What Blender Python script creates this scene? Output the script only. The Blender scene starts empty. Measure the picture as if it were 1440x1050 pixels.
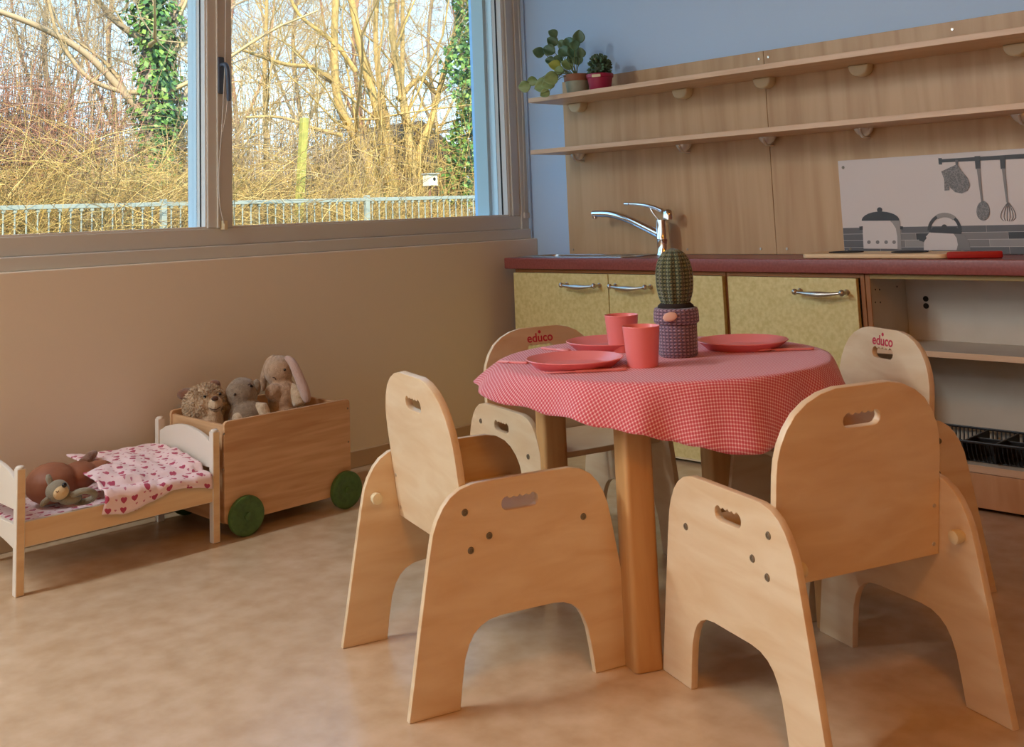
import bpy, bmesh, math, random
from mathutils import Vector, Matrix
import numpy as np
random.seed(7); RNG=np.random.default_rng(7)
SC=bpy.context.scene; COL=SC.collection
PI=math.pi; R=math.radians

# ---------------------------------------------------------------- camera
YAW,PITCH,ROLL,FPX,CYP=0.786428825,0.115618598,-0.0389483438,1477.20619,127.802115
CAM=np.array([3.255,0.0,0.9])
cy_,sy_=math.cos(YAW),math.sin(YAW); cp_,sp_=math.cos(PITCH),math.sin(PITCH)
f_=np.array([-sy_*cp_,cy_*cp_,sp_]); r_=np.array([cy_,sy_,0]); u_=np.cross(r_,f_)
c_,s_=math.cos(ROLL),math.sin(ROLL); r2=r_*c_+u_*s_; u2=-r_*s_+u_*c_
def at(px,py,ax,val):
    d=r2*(px-720)/FPX+u2*(CYP-py)/FPX+f_
    return Vector(CAM+d*((val-CAM[ax])/d[ax]))
cd=bpy.data.cameras.new('camera'); cam=bpy.data.objects.new('camera',cd); COL.objects.link(cam)
m=Matrix(((r2[0],u2[0],-f_[0],CAM[0]),(r2[1],u2[1],-f_[1],CAM[1]),(r2[2],u2[2],-f_[2],CAM[2]),(0,0,0,1)))
cam.matrix_world=m; cd.sensor_width=36; cd.lens=36*FPX/1440; cd.shift_y=-(525-CYP)/1440; cd.clip_start=.05; cd.clip_end=300
SC.camera=cam
# ---------------------------------------------------------------- light
def sun_dir(az,el): return Vector((math.cos(az)*math.cos(el),math.sin(az)*math.cos(el),math.sin(el)))
W=bpy.data.worlds.new('sky'); SC.world=W; W.use_nodes=True
nt=W.node_tree; nt.nodes.clear()
o=nt.nodes.new('ShaderNodeOutputWorld'); b=nt.nodes.new('ShaderNodeBackground')
tc=nt.nodes.new('ShaderNodeTexCoord'); sx=nt.nodes.new('ShaderNodeSeparateXYZ'); cr=nt.nodes.new('ShaderNodeValToRGB')
nt.links.new(tc.outputs['Generated'],sx.inputs[0]); nt.links.new(sx.outputs[2],cr.inputs[0])
e=cr.color_ramp.elements
e[0].position=0.0; e[0].color=(.60,.80,.92,1); e[1].position=.9; e[1].color=(.16,.42,.88,1)
x=e.new(.25); x.color=(.32,.62,.86,1)
nt.links.new(cr.outputs[0],b.inputs[0]); nt.links.new(b.outputs[0],o.inputs[0]); b.inputs[1].default_value=1.7
sl=bpy.data.lights.new('sun','SUN'); sl.energy=6.0; sl.angle=R(.6); sl.color=(1,.90,.72)
so=bpy.data.objects.new('sun',sl); COL.objects.link(so)
so.rotation_euler=sun_dir(R(-38),R(34)).to_track_quat('Z','Y').to_euler()
SC.view_settings.view_transform='Standard'; SC.view_settings.look='None'; SC.view_settings.gamma=1
SC.view_settings.use_curve_mapping=False; SC.view_settings.exposure=0.80
FILL_LAMPS=[(3.5,.1,13,(1,.36,.02),'added warm fill lamp on the ceiling, right side of the room'),(4.3,-1.6,5,(1,.36,.03),'added warm fill lamp on the ceiling, rear right corner')]; TUBE_FILL_W=64

# ---------------------------------------------------------------- materials
def lin(c): return tuple(((v/255)/12.92 if v/255<=.04045 else ((v/255+.055)/1.055)**2.4) for v in c)+(1,)
def mat(name,col,rough=.6,metal=0,noise=None,wood=None,bump=None,spec=.5,trans=0,emit=None,sheen=0,speck=None,obj=True):
    m=bpy.data.materials.new(name); m.use_nodes=True; n=m.node_tree.nodes; l=m.node_tree.links
    p=n['Principled BSDF']; p.inputs['Base Color'].default_value=lin(col); p.inputs['Roughness'].default_value=rough
    p.inputs['Metallic'].default_value=metal; p.inputs['Specular IOR Level'].default_value=spec
    if sheen: p.inputs['Sheen Weight'].default_value=sheen
    if trans: p.inputs['Transmission Weight'].default_value=trans
    if emit: p.inputs['Emission Color'].default_value=(*emit[0],1); p.inputs['Emission Strength'].default_value=emit[1]
    t=n.new('ShaderNodeTexCoord'); mp=n.new('ShaderNodeMapping'); l.new(t.outputs['Object'],mp.inputs[0])
    if noise:   # (colour2, scale, detail, lo, hi)
        c2,sc,det,lo,hi=noise
        t1=n.new('ShaderNodeTexNoise'); t1.inputs['Scale'].default_value=sc; t1.inputs['Detail'].default_value=det
        l.new(mp.outputs[0],t1.inputs[0]); r=n.new('ShaderNodeValToRGB'); l.new(t1.outputs[0],r.inputs[0])
        r.color_ramp.elements[0].position=lo; r.color_ramp.elements[0].color=lin(col)
        r.color_ramp.elements[1].position=hi; r.color_ramp.elements[1].color=lin(c2); l.new(r.outputs[0],p.inputs['Base Color'])
    if wood:    # (colour2, (sx,sy,sz) mapping scale, noise scale)
        c2,ms,sc=wood; mp.inputs['Scale'].default_value=ms
        t1=n.new('ShaderNodeTexNoise'); t1.inputs['Scale'].default_value=sc; t1.inputs['Detail'].default_value=5; t1.inputs['Distortion'].default_value=.6
        l.new(mp.outputs[0],t1.inputs[0]); r=n.new('ShaderNodeValToRGB'); l.new(t1.outputs[0],r.inputs[0])
        r.color_ramp.elements[0].position=.35; r.color_ramp.elements[0].color=lin(col)
        r.color_ramp.elements[1].position=.68; r.color_ramp.elements[1].color=lin(c2); l.new(r.outputs[0],p.inputs['Base Color'])
    if bump:    # (scale, strength, distance)
        tb=n.new('ShaderNodeTexNoise'); tb.inputs['Scale'].default_value=bump[0]; tb.inputs['Detail'].default_value=3
        l.new(t.outputs['Object'],tb.inputs[0]); bn=n.new('ShaderNodeBump'); bn.inputs['Strength'].default_value=bump[1]; bn.inputs['Distance'].default_value=bump[2]
        l.new(tb.outputs[0],bn.inputs['Height']); l.new(bn.outputs[0],p.inputs['Normal'])
    return m
M={}
M['floor']=mat('linoleum',(214,190,160),.26,noise=((192,164,130),14,9,.3,.75),spec=.5,bump=(300,.05,.001))
M['wall']=mat('beige_paint',(238,230,212),.75,bump=(220,.25,.001))
M['kwall']=mat('lilac_paint',(186,216,248),.8,bump=(160,.3,.001))
M['rwall']=mat('browned_unseen_wall',(104,62,30),.7)  # unseen wall, browned to cut bounced light
M['ceiling']=mat('darkened_ceiling',(168,130,88),.9)  # unseen ceiling, darkened so it bounces less light
M['frame']=mat('window_frame_paint',(214,214,206),.45)
M['framelight']=mat('outside_lit_paint',(232,232,226),.4)  # frame paint lightened for the outside light on the reveals
M['birch']=mat('birch_plywood',(228,206,172),.38,wood=((216,186,146),(2.5,2.5,11),2.2))
M['birchedge']=mat('plywood_edge',(206,170,128),.5,wood=((180,130,80),(2,2,60),3))
M['beech']=mat('beech_board',(214,168,124),.45,wood=((200,150,104),(8,8,1.2),3))
M['backboard']=mat('beech_panel',(204,172,130),.45,wood=((186,150,108),(12,1,.8),1.6))
M['shelf']=mat('beech_shelf',(220,190,158),.42,wood=((206,174,140),(1.2,8,20),3))
M['cabinet']=mat('yellow_door',(226,212,152),.5,noise=((208,192,126),75,8,.35,.68))
M['cabedge']=mat('cabinet_edge',(150,98,52),.5)
M['cabwhite']=mat('cabinet_inside',(206,200,186),.55,noise=((190,184,168),4,4,.4,.7))
M['worktop']=mat('red_worktop',(148,80,72),.35,noise=((134,68,62),120,3,.4,.6))
M['steel']=mat('steel',(190,195,200),.28,1)
M['chrome']=mat('chrome',(235,235,235),.10,1)
M['pewter']=mat('pewter',(200,192,180),.38,1)
M['blackplastic']=mat('black_plastic',(24,23,24),.4)
M['black']=mat('black',(14,13,13),.7)
M['white']=mat('white_paint',(226,220,208),.42)
M['pine']=mat('pine',(236,210,168),.5,wood=((222,188,142),(2,2.2,22),1.4))
M['trolleywood']=mat('trolley_pine',(216,178,136),.5,wood=((190,146,104),(2,1.6,22),1.8))
M['green']=mat('green_wheel',(76,112,56),.42,noise=((62,94,46),60,3,.4,.7))
M['pink']=mat('pink_plastic',(242,138,136),.30)
M['spoon']=mat('pink_cutlery',(238,150,150),.35)
M['tablewood']=mat('table_wood',(208,164,108),.42,wood=((190,140,84),(14,14,1.2),2))
M['screw']=mat('screw',(132,122,104),.45,.5)
M['clip']=mat('clip_chrome',(232,232,228),.22,.55)
M['cream']=mat('cream_cap',(222,208,172),.4)
M['glass']=mat('glass',(255,255,255),.0,trans=1)
M['cord']=mat('cord',(225,222,212),.5)
M['handleblue']=mat('window_handle',(78,92,112),.4)
M['red']=mat('red_wood',(176,30,26),.4)
M['logo']=mat('logo_red',(196,40,70),.5)

# ---------------------------------------------------------------- helpers
def link(name,me,material=None,parent=None,smooth=None):
    o=bpy.data.objects.new(name,me); COL.objects.link(o)
    if material is not None:
        me.materials.clear(); me.materials.append(material)
    if parent is not None: o.parent=parent
    if smooth is not None:
        me.polygons.foreach_set('use_smooth',[True]*len(me.polygons))
        if smooth<179:
            try: me.set_sharp_from_angle(angle=R(smooth))
            except Exception: pass
    return o
class MB:
    def __init__(s): s.v=[]; s.f=[]
    def add(s,vs,fs,M4=None):
        b=len(s.v)
        if M4 is not None: vs=[M4@Vector(v) for v in vs]
        s.v+= [tuple(v) for v in vs]; s.f+=[tuple(i+b for i in f) for f in fs]; return s
    def box(s,x0,x1,y0,y1,z0,z1,M4=None):
        vs=[(x,y,z) for z in (z0,z1) for y in (y0,y1) for x in (x0,x1)]
        return s.add(vs,[(0,2,3,1),(4,5,7,6),(0,1,5,4),(2,6,7,3),(1,3,7,5),(0,4,6,2)],M4)
    def tube(s,path,rad,sides=8,cap=True,M4=None):
        P=[Vector(p) for p in path]; n=len(P)
        if not hasattr(rad,'__len__'): rad=[rad]*n
        vs=[];fs=[]; ref=None
        for i in range(n):
            t=(P[min(i+1,n-1)]-P[max(i-1,0)])
            if t.length<1e-9: t=Vector((0,0,1))
            t.normalize()
            if ref is None: ref=t.orthogonal().normalized()
            ref=(ref-t*ref.dot(t)); 
            if ref.length<1e-6: ref=t.orthogonal()
            ref.normalize(); bn=t.cross(ref)
            for k in range(sides):
                a=2*PI*k/sides; vs.append(P[i]+(ref*math.cos(a)+bn*math.sin(a))*rad[i])
        for i in range(n-1):
            for k in range(sides):
                k2=(k+1)%sides; fs.append((i*sides+k,i*sides+k2,(i+1)*sides+k2,(i+1)*sides+k))
        if cap: fs.append(tuple(range(sides))[::-1]); fs.append(tuple((n-1)*sides+k for k in range(sides)))
        return s.add(vs,fs,M4)
    def lathe(s,prof,seg=32,M4=None,cap=True):   # prof [(r,z)]
        vs=[];fs=[];n=len(prof)
        for r,z in prof:
            for k in range(seg):
                a=2*PI*k/seg; vs.append((r*math.cos(a),r*math.sin(a),z))
        for i in range(n-1):
            for k in range(seg):
                k2=(k+1)%seg; fs.append((i*seg+k,i*seg+k2,(i+1)*seg+k2,(i+1)*seg+k))
        if cap:
            if prof[0][0]>1e-5: fs.append(tuple(range(seg))[::-1])
            if prof[-1][0]>1e-5: fs.append(tuple((n-1)*seg+k for k in range(seg)))
        return s.add(vs,fs,M4)
    def ell(s,c,r,seg=20,rings=12,M4=None):
        vs=[(0,0,-1)];fs=[]
        for i in range(1,rings):
            a=-PI/2+PI*i/rings
            for k in range(seg):
                b=2*PI*k/seg; vs.append((math.cos(a)*math.cos(b),math.cos(a)*math.sin(b),math.sin(a)))
        vs.append((0,0,1)); top=len(vs)-1
        for k in range(seg):
            k2=(k+1)%seg; fs.append((0,1+k2,1+k)); fs.append((top,1+(rings-2)*seg+k,1+(rings-2)*seg+k2))
            for i in range(rings-2): fs.append((1+i*seg+k,1+i*seg+k2,1+(i+1)*seg+k2,1+(i+1)*seg+k))
        T=Matrix.Translation(c)@(M4 or Matrix.Identity(4))@Matrix.Diagonal((*r,1))
        return s.add(vs,fs,T)
    def mesh(s,name='m'):
        me=bpy.data.meshes.new(name); me.from_pydata(s.v,[],s.f); me.update(); return me
    def build(s,name,material,parent=None,smooth=None,bevel=0,seg=2):
        o=link(name,s.mesh(name),material,parent,smooth)
        if bevel:
            b=o.modifiers.new('bevel','BEVEL'); b.width=bevel; b.segments=seg; b.limit_method='ANGLE'; b.angle_limit=R(40)
        return o
def bx(name,x0,x1,y0,y1,z0,z1,material,parent=None,bevel=.0015,M4=None):
    return MB().box(x0,x1,y0,y1,z0,z1,M4).build(name,material,parent,bevel=bevel,seg=2)
def prism(name,outline,holes,thick,material,parent=None,M4=None,bev=.001,res=1):
    """2-D outline with holes, extruded symmetrically about z=0 then moved by M4."""
    cu=bpy.data.curves.new('c','CURVE'); cu.dimensions='2D'; cu.fill_mode='BOTH'; cu.extrude=max(thick/2-bev,1e-5); cu.bevel_depth=bev; cu.bevel_resolution=res
    cu.offset=-bev
    for pts in [outline]+holes:
        sp=cu.splines.new('POLY'); sp.points.add(len(pts)-1); sp.use_cyclic_u=True
        for i,(x,y) in enumerate(pts): sp.points[i].co=(x,y,0,1)
    co=bpy.data.objects.new('c',cu); COL.objects.link(co); bpy.context.view_layer.update()
    dg=bpy.context.evaluated_depsgraph_get(); me=bpy.data.meshes.new_from_object(co.evaluated_get(dg)); 
    bpy.data.objects.remove(co); bpy.data.curves.remove(cu); me.name=name
    if M4 is not None: me.transform(M4)
    return link(name,me,material,parent,35)
def tag(o,label=None,cat=None,group=None,kind=None):
    if label: o['label']=label
    if cat: o['category']=cat
    if group: o['group']=group
    if kind: o['kind']=kind
    return o
def empty(name,loc=(0,0,0),rz=0,rot=None):
    o=bpy.data.objects.new(name,None); COL.objects.link(o); o.location=loc
    o.rotation_euler=rot if rot else (0,0,rz); o.empty_display_size=.05; return o
def copy_tree(o,parent=None):
    c=o.copy(); COL.objects.link(c)
    if parent is not None: c.parent=parent; c.matrix_parent_inverse=o.matrix_parent_inverse
    for ch in o.children: copy_tree(ch,c)
    return c
def struct(o): o['kind']='structure'; return o
def rrect(x0,x1,y0,y1,r,n=5):
    pts=[]
    for cx,cy,a0 in ((x1-r,y0+r,-90),(x1-r,y1-r,0),(x0+r,y1-r,90),(x0+r,y0+r,180)):
        for i in range(n+1):
            a=R(a0+90*i/n); pts.append((cx+r*math.cos(a),cy+r*math.sin(a)))
    return pts
def smooth_line(pts,n=6):
    """Catmull-Rom through points"""
    P=[Vector(p) for p in pts]; out=[]
    for i in range(len(P)-1):
        p0=P[max(i-1,0)];p1=P[i];p2=P[i+1];p3=P[min(i+2,len(P)-1)]
        for k in range(n):
            t=k/n; out.append(.5*((2*p1)+(-p0+p2)*t+(2*p0-5*p1+4*p2-p3)*t*t+(-p0+3*p1-3*p2+p3)*t**3))
    out.append(P[-1]); return out
def RX(a): return Matrix.Rotation(a,4,'X')
def RY(a): return Matrix.Rotation(a,4,'Y')
def RZ(a): return Matrix.Rotation(a,4,'Z')
def T(*v): return Matrix.Translation(v)
# ================================================================ ROOM
RX1=4.9; RY0=-3.2; YW=3.372; CE=2.6
struct(bx('floor',-.02,RX1,RY0,YW,-.06,0,M['floor'],bevel=0))
struct(bx('ceiling',-.4,RX1+.2,RY0-.2,YW+.2,CE,CE+.2,M['ceiling'],bevel=0))
struct(bx('wall_back',-.4,RX1+.2,YW,YW+.2,0,CE,M['kwall'],bevel=0))
struct(bx('wall_right',RX1,RX1+.2,RY0,YW,0,CE,M['rwall'],bevel=0))
for a_,b_,c_2,d_ in ((-.4,.35,0,CE),(2.41,RX1+.2,0,CE),(.35,2.41,0,.5),(.35,2.41,2.35,CE)):
    struct(bx('wall_front',a_,b_,RY0-.2,RY0,c_2,d_,M['wall'],bevel=0))
wf=empty('added_window',(0,0,0)); struct(wf)  # unseen window added to let daylight in from behind
for x_ in (.35,1.35,2.35): bx('mullion',x_,x_+.06,RY0-.13,RY0-.05,.5,2.35,M['frame'],wf,.004)
for z_ in (.5,2.29): bx('rail',.41,2.35,RY0-.13,RY0-.05,z_,z_+.06,M['frame'],wf,.004)
for x_ in (.41,1.41): bx('pane',x_,x_+.94,RY0-.092,RY0-.088,.56,2.29,M['glass'],wf,0)
wl=struct(bx('wall_left',-.16,0,RY0,YW,-.06,.785,M['wall'],bevel=.004))
# facade below / above the window belongs to the outer wall
struct(bx('wall_left_facade',-.24,-.16,RY0,YW,-1.0,.845,M['framelight'],bevel=0))
struct(bx('wall_left_lintel',-.24,0,RY0,YW,2.32,CE,M['wall'],bevel=0))
bb=struct(bx('baseboard_left',0,.014,RY0,3.1,0,.06,mat('baseboard_paint',(196,172,140),.5),bevel=.003))
# window band: one frame, several lights
ys=[-3.1,-1.6,.05,1.805,3.262]     # near edges of the panes (mullions of 0.1 m between them)
win=empty('window_1',(0,0,0)); struct(win)
bx('sill_board',-.155,-.028,RY0,YW,.785,.828,M['frame'],win,.004)
bx('bottom_rail',-.165,-.058,RY0,3.345,.828,.888,M['frame'],win,.004)
bx('glazing_strip',-.12,-.062,RY0,3.26,.888,.894,M['framelight'],win,.001)
bx('outer_sill',-.27,-.165,RY0,YW,.835,.875,M['framelight'],win,.004)
bx('head_rail',-.165,-.058,RY0,3.345,2.24,2.32,M['frame'],win,.004)
for y in (ys[1],ys[2],ys[3]):
    mu=bx('mullion',-.155,-.055,y+.003,y+.10,.888,2.24,M['frame'],win,.004)
    bx('mullion_bead',-.058,-.048,y+.038,y+.044,.888,2.24,M['frame'],mu,.001)
    bx('mullion_reveal',-.186,-.062,y-.002,y+.003,.894,2.24,M['framelight'],mu,.0006)
    bx('gasket',-.098,-.090,y-.0035,y-.0015,.894,2.24,M['black'],mu,0)
jb=bx('jamb',-.165,-.058,3.262,3.33,.888,2.24,M['frame'],win,.004)
bx('jamb_bead',-.058,-.050,3.276,3.284,.888,2.24,M['frame'],jb,.001)
bx('jamb_bead',-.062,-.050,3.33,YW,.828,2.32,M['frame'],jb,.001)
bx('jamb_reveal',-.165,-.062,3.256,3.262,.894,2.24,M['framelight'],jb,.0006)
bx('gasket',-.098,-.090,3.254,3.2565,.894,2.24,M['black'],jb,0)
bx('outer_reveal',-.24,-.165,3.24,YW,.875,2.32,mat('reveal_grey_blue',(196,198,190),.6),win,0)
for a,b_ in ((ys[0]+.1,ys[1]-.002),(ys[1]+.1,ys[2]-.002),(ys[2]+.1,ys[3]-.002),(ys[3]+.1,ys[4]-.006)):
    bx('pane',-.124,-.120,a,b_,.889,2.245,M['glass'],win,0)
# window handle with its plate
hp=at(310,100,0,-.05)
hd=bx('window_handle',-.055,-.043,hp.y-.012,hp.y+.012,hp.z-.08,hp.z+.05,M['handleblue'],win,.004)
MB().tube(smooth_line([(-.045,hp.y,hp.z+.02),(-.01,hp.y,hp.z+.015),(-.002,hp.y+.003,hp.z-.04),(-.004,hp.y+.006,hp.z-.11)],5),[.008]*15+[.006],8).build('lever',M['handleblue'],hd,60)
# blind cords
def cordpath(pts,X):
    return smooth_line([at(px,py,0,X) for px,py in pts],6)
top=at(318,-60,0,-.03)
c=empty('window_blind_pull',(0,0,0))
tag(c,'thin pale blind cord hanging over the window mullion','cord')
MB().tube(cordpath([(318,-150),(317,60),(315,120),(312,180),(308,240),(309,285),(315,314)],-.03),.0017,5).build('cord_line',M['cord'],c,180)
MB().tube(cordpath([(321,100),(319,150),(313,185)],-.028),.0016,5).build('cord_line',M['cord'],c,180)
q=at(316,318,0,-.04); bx('cleat',-.058,-.03,q.y-.007,q.y+.007,q.z-.012,q.z+.02,M['cream'],c,.002)
c=empty('blind_chain',(0,0,0)); tag(c,'thin white blind chain hanging in the corner beside the blue wall','cord')
q=at(738,305,1,3.345)
MB().tube([(q.x+.002,3.345,2.3),(q.x+.01,3.345,1.9),(q.x+.014,3.346,1.5),(q.x+.006,3.346,1.1),(q.x,3.345,.9)],.0022,6).build('chain_line',M['cord'],c,180)
bx('chain_holder',q.x-.006,q.x+.006,3.34,YW-.0005,.875,.9,M['cord'],c,.002)
MB().tube([(q.x+.022,3.362,2.3),(q.x+.022,3.362,.75)],.004,6).build('chain_guide',M['kwall'],c,180)
# unseen ceiling lamps, added for warm light from the right
for i,(lx,ly,lw,lcol,lab) in enumerate(FILL_LAMPS):
    t=empty('ceiling_fill_lamp',(lx,ly,CE)); tag(t,lab,'lamp')
    bx('lamp_frame',-.31,.31,-.31,.31,-.03,-.002,M['white'],t,.004)
    bx('diffuser',-.28,.28,-.28,.28,-.036,-.03,mat('fill_lamp_diffuser',(255,240,215),.5,emit=(lcol,2.0)),t,0)
    ld=bpy.data.lights.new('ceiling_fill_light','AREA'); ld.shape='SQUARE'; ld.size=.56; ld.energy=lw; ld.color=lcol
    lo=bpy.data.objects.new('ceiling_fill_light',ld); COL.objects.link(lo); lo.parent=t; lo.location=(0,0,-.04)


for k,(y0_,y1_) in enumerate(((-2.9,-1.5),(-1.3,.1))):  # unseen tube lamps added for neutral light from the left
    t=empty('tube_fill_lamp',(.09,(y0_+y1_)/2,2.46)); tag(t,['added fill tube lamp above the window, rear one','added fill tube lamp above the window, nearer the kitchen'][k],'lamp','added fill tubes above the window')
    L_=(y1_-y0_)/2
    bx('lamp_body',-.085,.0,-L_,L_,-.03,.06,M['white'],t,.004)
    MB().tube([(.03,-L_+.03,.0),(.03,L_-.03,.0)],.016,14).build('tube',mat('fill_tube_glow',(255,250,240),.4,emit=((1,.97,.92),3.0)),t,60)
    for s_ in (-1,1): bx('tube_socket',-.001,.05,s_*L_-.03*(s_>0),s_*L_+.03*(s_<0),-.02,.02,M['white'],t,.002)
    ld=bpy.data.lights.new('tube_fill_light','AREA'); ld.shape='RECTANGLE'; ld.size=.08; ld.size_y=2*L_-.1; ld.energy=TUBE_FILL_W/2; ld.color=(.90,.97,1)
    lo=bpy.data.objects.new('tube_fill_light',ld); COL.objects.link(lo); lo.parent=t; lo.location=(.06,0,-.01); lo.rotation_euler=(0,R(-52),0)

# ================================================================ KITCHEN
FY=3.12
# base unit with two doors and its left neighbour
def side(name,x0,x1,parent,z0=0.01,z1=.668,m_='cabedge'): return bx(name,x0,x1,FY,YW-.004,z0,z1,M[m_],parent,.001)
def handle(x0,x1,z,parent):
    L=x1-x0; n=24; path=[];rad=[]
    for i in range(n+1):
        t=i/n; path.append((x0+L*t,FY-.0185-.034-.008*math.sin(PI*t),z-.006*math.sin(PI*t)))
        g=abs(t-.5)*2; rad.append(.0042+.0058*math.exp(-(g/.5)**2)+.004*max(0,(g-.9)/.1)**.6)
    mb=MB().tube(path,rad,12)
    for xx in (x0+.004,x1-.004):
        mb.lathe([(.003,.0),(.0085,.0),(.0095,.004),(.005,.008),(.0045,.022),(.009,.030),(.0105,.036),(.008,.042),(.0,.045)],16,T(xx,FY-.018,z)@RX(R(90)),cap=False)
    return mb.build('handle',M['pewter'],parent,50)
cab=empty('base_cabinet',(0,0,0)); tag(cab,'yellow two-door base cabinet under the sink, next to the window wall','cabinet')
side('side_panel',.108,.124,cab); side('side_panel',1.128,1.1425,cab)
bx('back_panel',.124,1.128,YW-.012,YW-.004,.1,.668,M['cabwhite'],cab); bx('bottom_panel',.124,1.128,FY,YW-.012,.1,.116,M['cabwhite'],cab)
bx('plinth',.124,1.128,FY+.0,FY+.014,.012,.096,M['cabinet'],cab)
bx('plinth_strip',.108,1.1425,FY-.003,FY+0,.010,.016,M['cream'],cab,.0005)
d=bx('door',.113,.6215,FY-.018,FY-.001,.104,.655,M['cabinet'],cab); handle(.409,.585,.612,d)
d=bx('door',.6255,1.139,FY-.018,FY-.001,.104,.655,M['cabinet'],cab); handle(.656,.831,.612,d)
bx('top_rail',.124,1.128,FY,FY+.016,.656,.668,M['cabedge'],cab,.0005)
cab=empty('base_cabinet',(0,0,0)); tag(cab,'yellow base cabinet with one wide front, beside the open shelf unit','cabinet')
side('side_panel',1.1455,1.160,cab); side('side_panel',1.640,1.6545,cab)
bx('back_panel',1.16,1.64,YW-.012,YW-.004,.1,.668,M['cabwhite'],cab); bx('bottom_panel',1.16,1.64,FY,YW-.012,.1,.116,M['cabwhite'],cab)
bx('plinth',1.16,1.64,FY,FY+.014,.012,.096,M['cabinet'],cab)
bx('plinth_strip',1.1455,1.6545,FY-.003,FY,.010,.016,M['cream'],cab,.0005)
d=bx('door',1.161,1.636,FY-.018,FY-.001,.104,.655,M['cabinet'],cab); handle(1.435,1.607,.612,d)
bx('top_rail',1.16,1.64,FY,FY+.016,.656,.668,M['cabedge'],cab,.0005)
# open unit
un=empty('open_cabinet',(0,0,0)); tag(un,'open base cabinet without doors, white inside with two shelves','cabinet')
X2=2.86
def edged(name,x0,x1,z0,z1,parent):   # shelf with a wooden edge
    o=bx(name,x0,x1,FY+.004,YW-.012,z0,z1,M['cabwhite'],parent,.0005); bx('edge_band',x0,x1,FY,FY+.004,z0,z1,M['shelf'],o,.0005)
edged('shelf_board',1.673,X2-.016,.427,.444,un); edged('shelf_board',1.673,X2-.016,.110,.130,un)
bx('side_panel',1.657,1.673,FY+.004,YW-.004,.01,.668,M['cabwhite'],un); bx('edge_band',1.657,1.673,FY,FY+.004,.01,.668,M['cabedge'],un)
bx('side_panel',X2-.016,X2,FY,YW-.004,.01,.668,M['cabwhite'],un)
bp=bx('back_panel',1.673,X2-.016,YW-.012,YW-.004,.1,.668,M['cabwhite'],un)
for q in ((1302,420),(1302.5,430)):
    p=at(*q,1,YW-.0125); MB().lathe([(0,0),(.009,0),(.009,.002),(.0,.002)],14,T(p.x,p.y,p.z)@RX(R(90))).build('cable_hole',M['black'],bp)
for q in ((1231,407),(1237,407),(1231,425),(1238,425),(1284,399)):
    p=at(*q,0,1.6735); MB().lathe([(0,0),(.003,0),(.003,.001),(0,.001)],8,T(1.673,min(p.y,3.3),p.z)@RY(R(90))).build('peg_hole',M['black'],un)
bx('top_rail',1.673,X2-.016,FY,FY+.016,.654,.668,mat('rail_olive',(150,126,70),.5),un,.0005)
bx('plinth',1.673,X2-.016,FY+.002,FY+.016,.012,.108,M['beech'],un)
# black slot between plinth and floor
# worktop with the sink cut-out
SX0,SX1,SY0,SY1=.115,.69,3.115,3.335
wt=empty('worktop',(0,0,0)); tag(wt,'dark red laminate worktop running along the whole kitchen wall','worktop')
prism('worktop_slab',[(.064,3.10),(2.9,3.10),(2.9,YW-.003),(.064,YW-.003)],[rrect(.15,.47,3.15,3.31,.04)],.045,M['worktop'],wt,T(0,0,.6925),bev=.004,res=2)
sk=empty('sink',(0,0,0)); tag(sk,'inset stainless steel sink at the window end of the red worktop','sink')
prism('rim',rrect(SX0,SX1,SY0,SY1,.02),[rrect(.155,.465,3.155,3.305,.038)],.004,M['steel'],sk,T(0,0,.7171),bev=.0012)
mb=MB(); o1=rrect(.156,.464,3.156,3.304,.037); o2=rrect(.166,.454,3.166,3.294,.03); n=len(o1)
mb.add([(x,y,.7175) for x,y in o1]+[(x,y,.60) for x,y in o2],[(i,(i+1)%n,n+(i+1)%n,n+i) for i in range(n)]+[tuple(range(n,2*n))])
mb.build('bowl',M['steel'],sk,60); MB().lathe([(0,0),(.022,0),(.024,.003),(.01,.004),(0,.003)],20,T(.31,3.23,.6005)).build('drain',M['chrome'],sk,60)
# drainer grooves
for i in range(7): bx('drainer_rib',.50+.022*i,.508+.022*i,3.16,3.30,.7185,.7205,M['steel'],sk,.0008)
# faucet
fc=empty('faucet',(0,0,0)); tag(fc,'chrome single-lever mixer tap behind the sink','tap')
fx,fy=.752,3.290
prof=[(0,.7155),(.029,.7155),(.029,.721),(.0255,.726),(.0255,.775),(.0262,.777),(.0262,.780),(.0255,.782),(.0245,.83),(.0235,.852)]
MB().lathe(prof,28,T(fx,fy,0)).build('body',M['chrome'],fc,45)
MB().lathe([(.0238,.853),(.024,.870),(.021,.886),(.012,.893),(0,.895)],28,T(fx+.004,fy,0)@RY(R(2)),cap=False).build('cap',M['chrome'],fc,45)
sp=smooth_line([(fx-.012,fy,.795),(fx-.07,fy-.006,.822),(fx-.15,fy-.014,.856),(fx-.24,fy-.022,.880),(fx-.325,fy-.03,.884)],6)
n=len(sp); o=MB().tube(sp,[.019-.006*i/(n-1) for i in range(n)],14).build('spout',M['chrome'],fc,60)
MB().lathe([(.0,-.016),(.0095,-.016),(.0105,-.012),(.0105,.0),(0,.0)],16,T(fx-.315,fy-.03,.880)).build('aerator',M['chrome'],o,45)
lv=smooth_line([(fx+.004,fy,.886),(fx-.04,fy-.004,.903),(fx-.10,fy-.008,.914),(fx-.165,fy-.012,.919)],6); n=len(lv)
o=MB().tube(lv,[.010-.0055*i/(n-1) for i in range(n)],10).build('lever',M['chrome'],fc,60)
MB().tube([(fx-.15,fy-.012,.918),(fx-.172,fy-.012,.919)],.0065,10).build('lever_tip',M['chrome'],o,45)
MB().tube(smooth_line([(fx-.05,fy-.004,.898),(fx-.035,fy-.003,.875),(fx-.016,fy,.852)],4),.005,8).build('lever_root',M['chrome'],fc,60)

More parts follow.
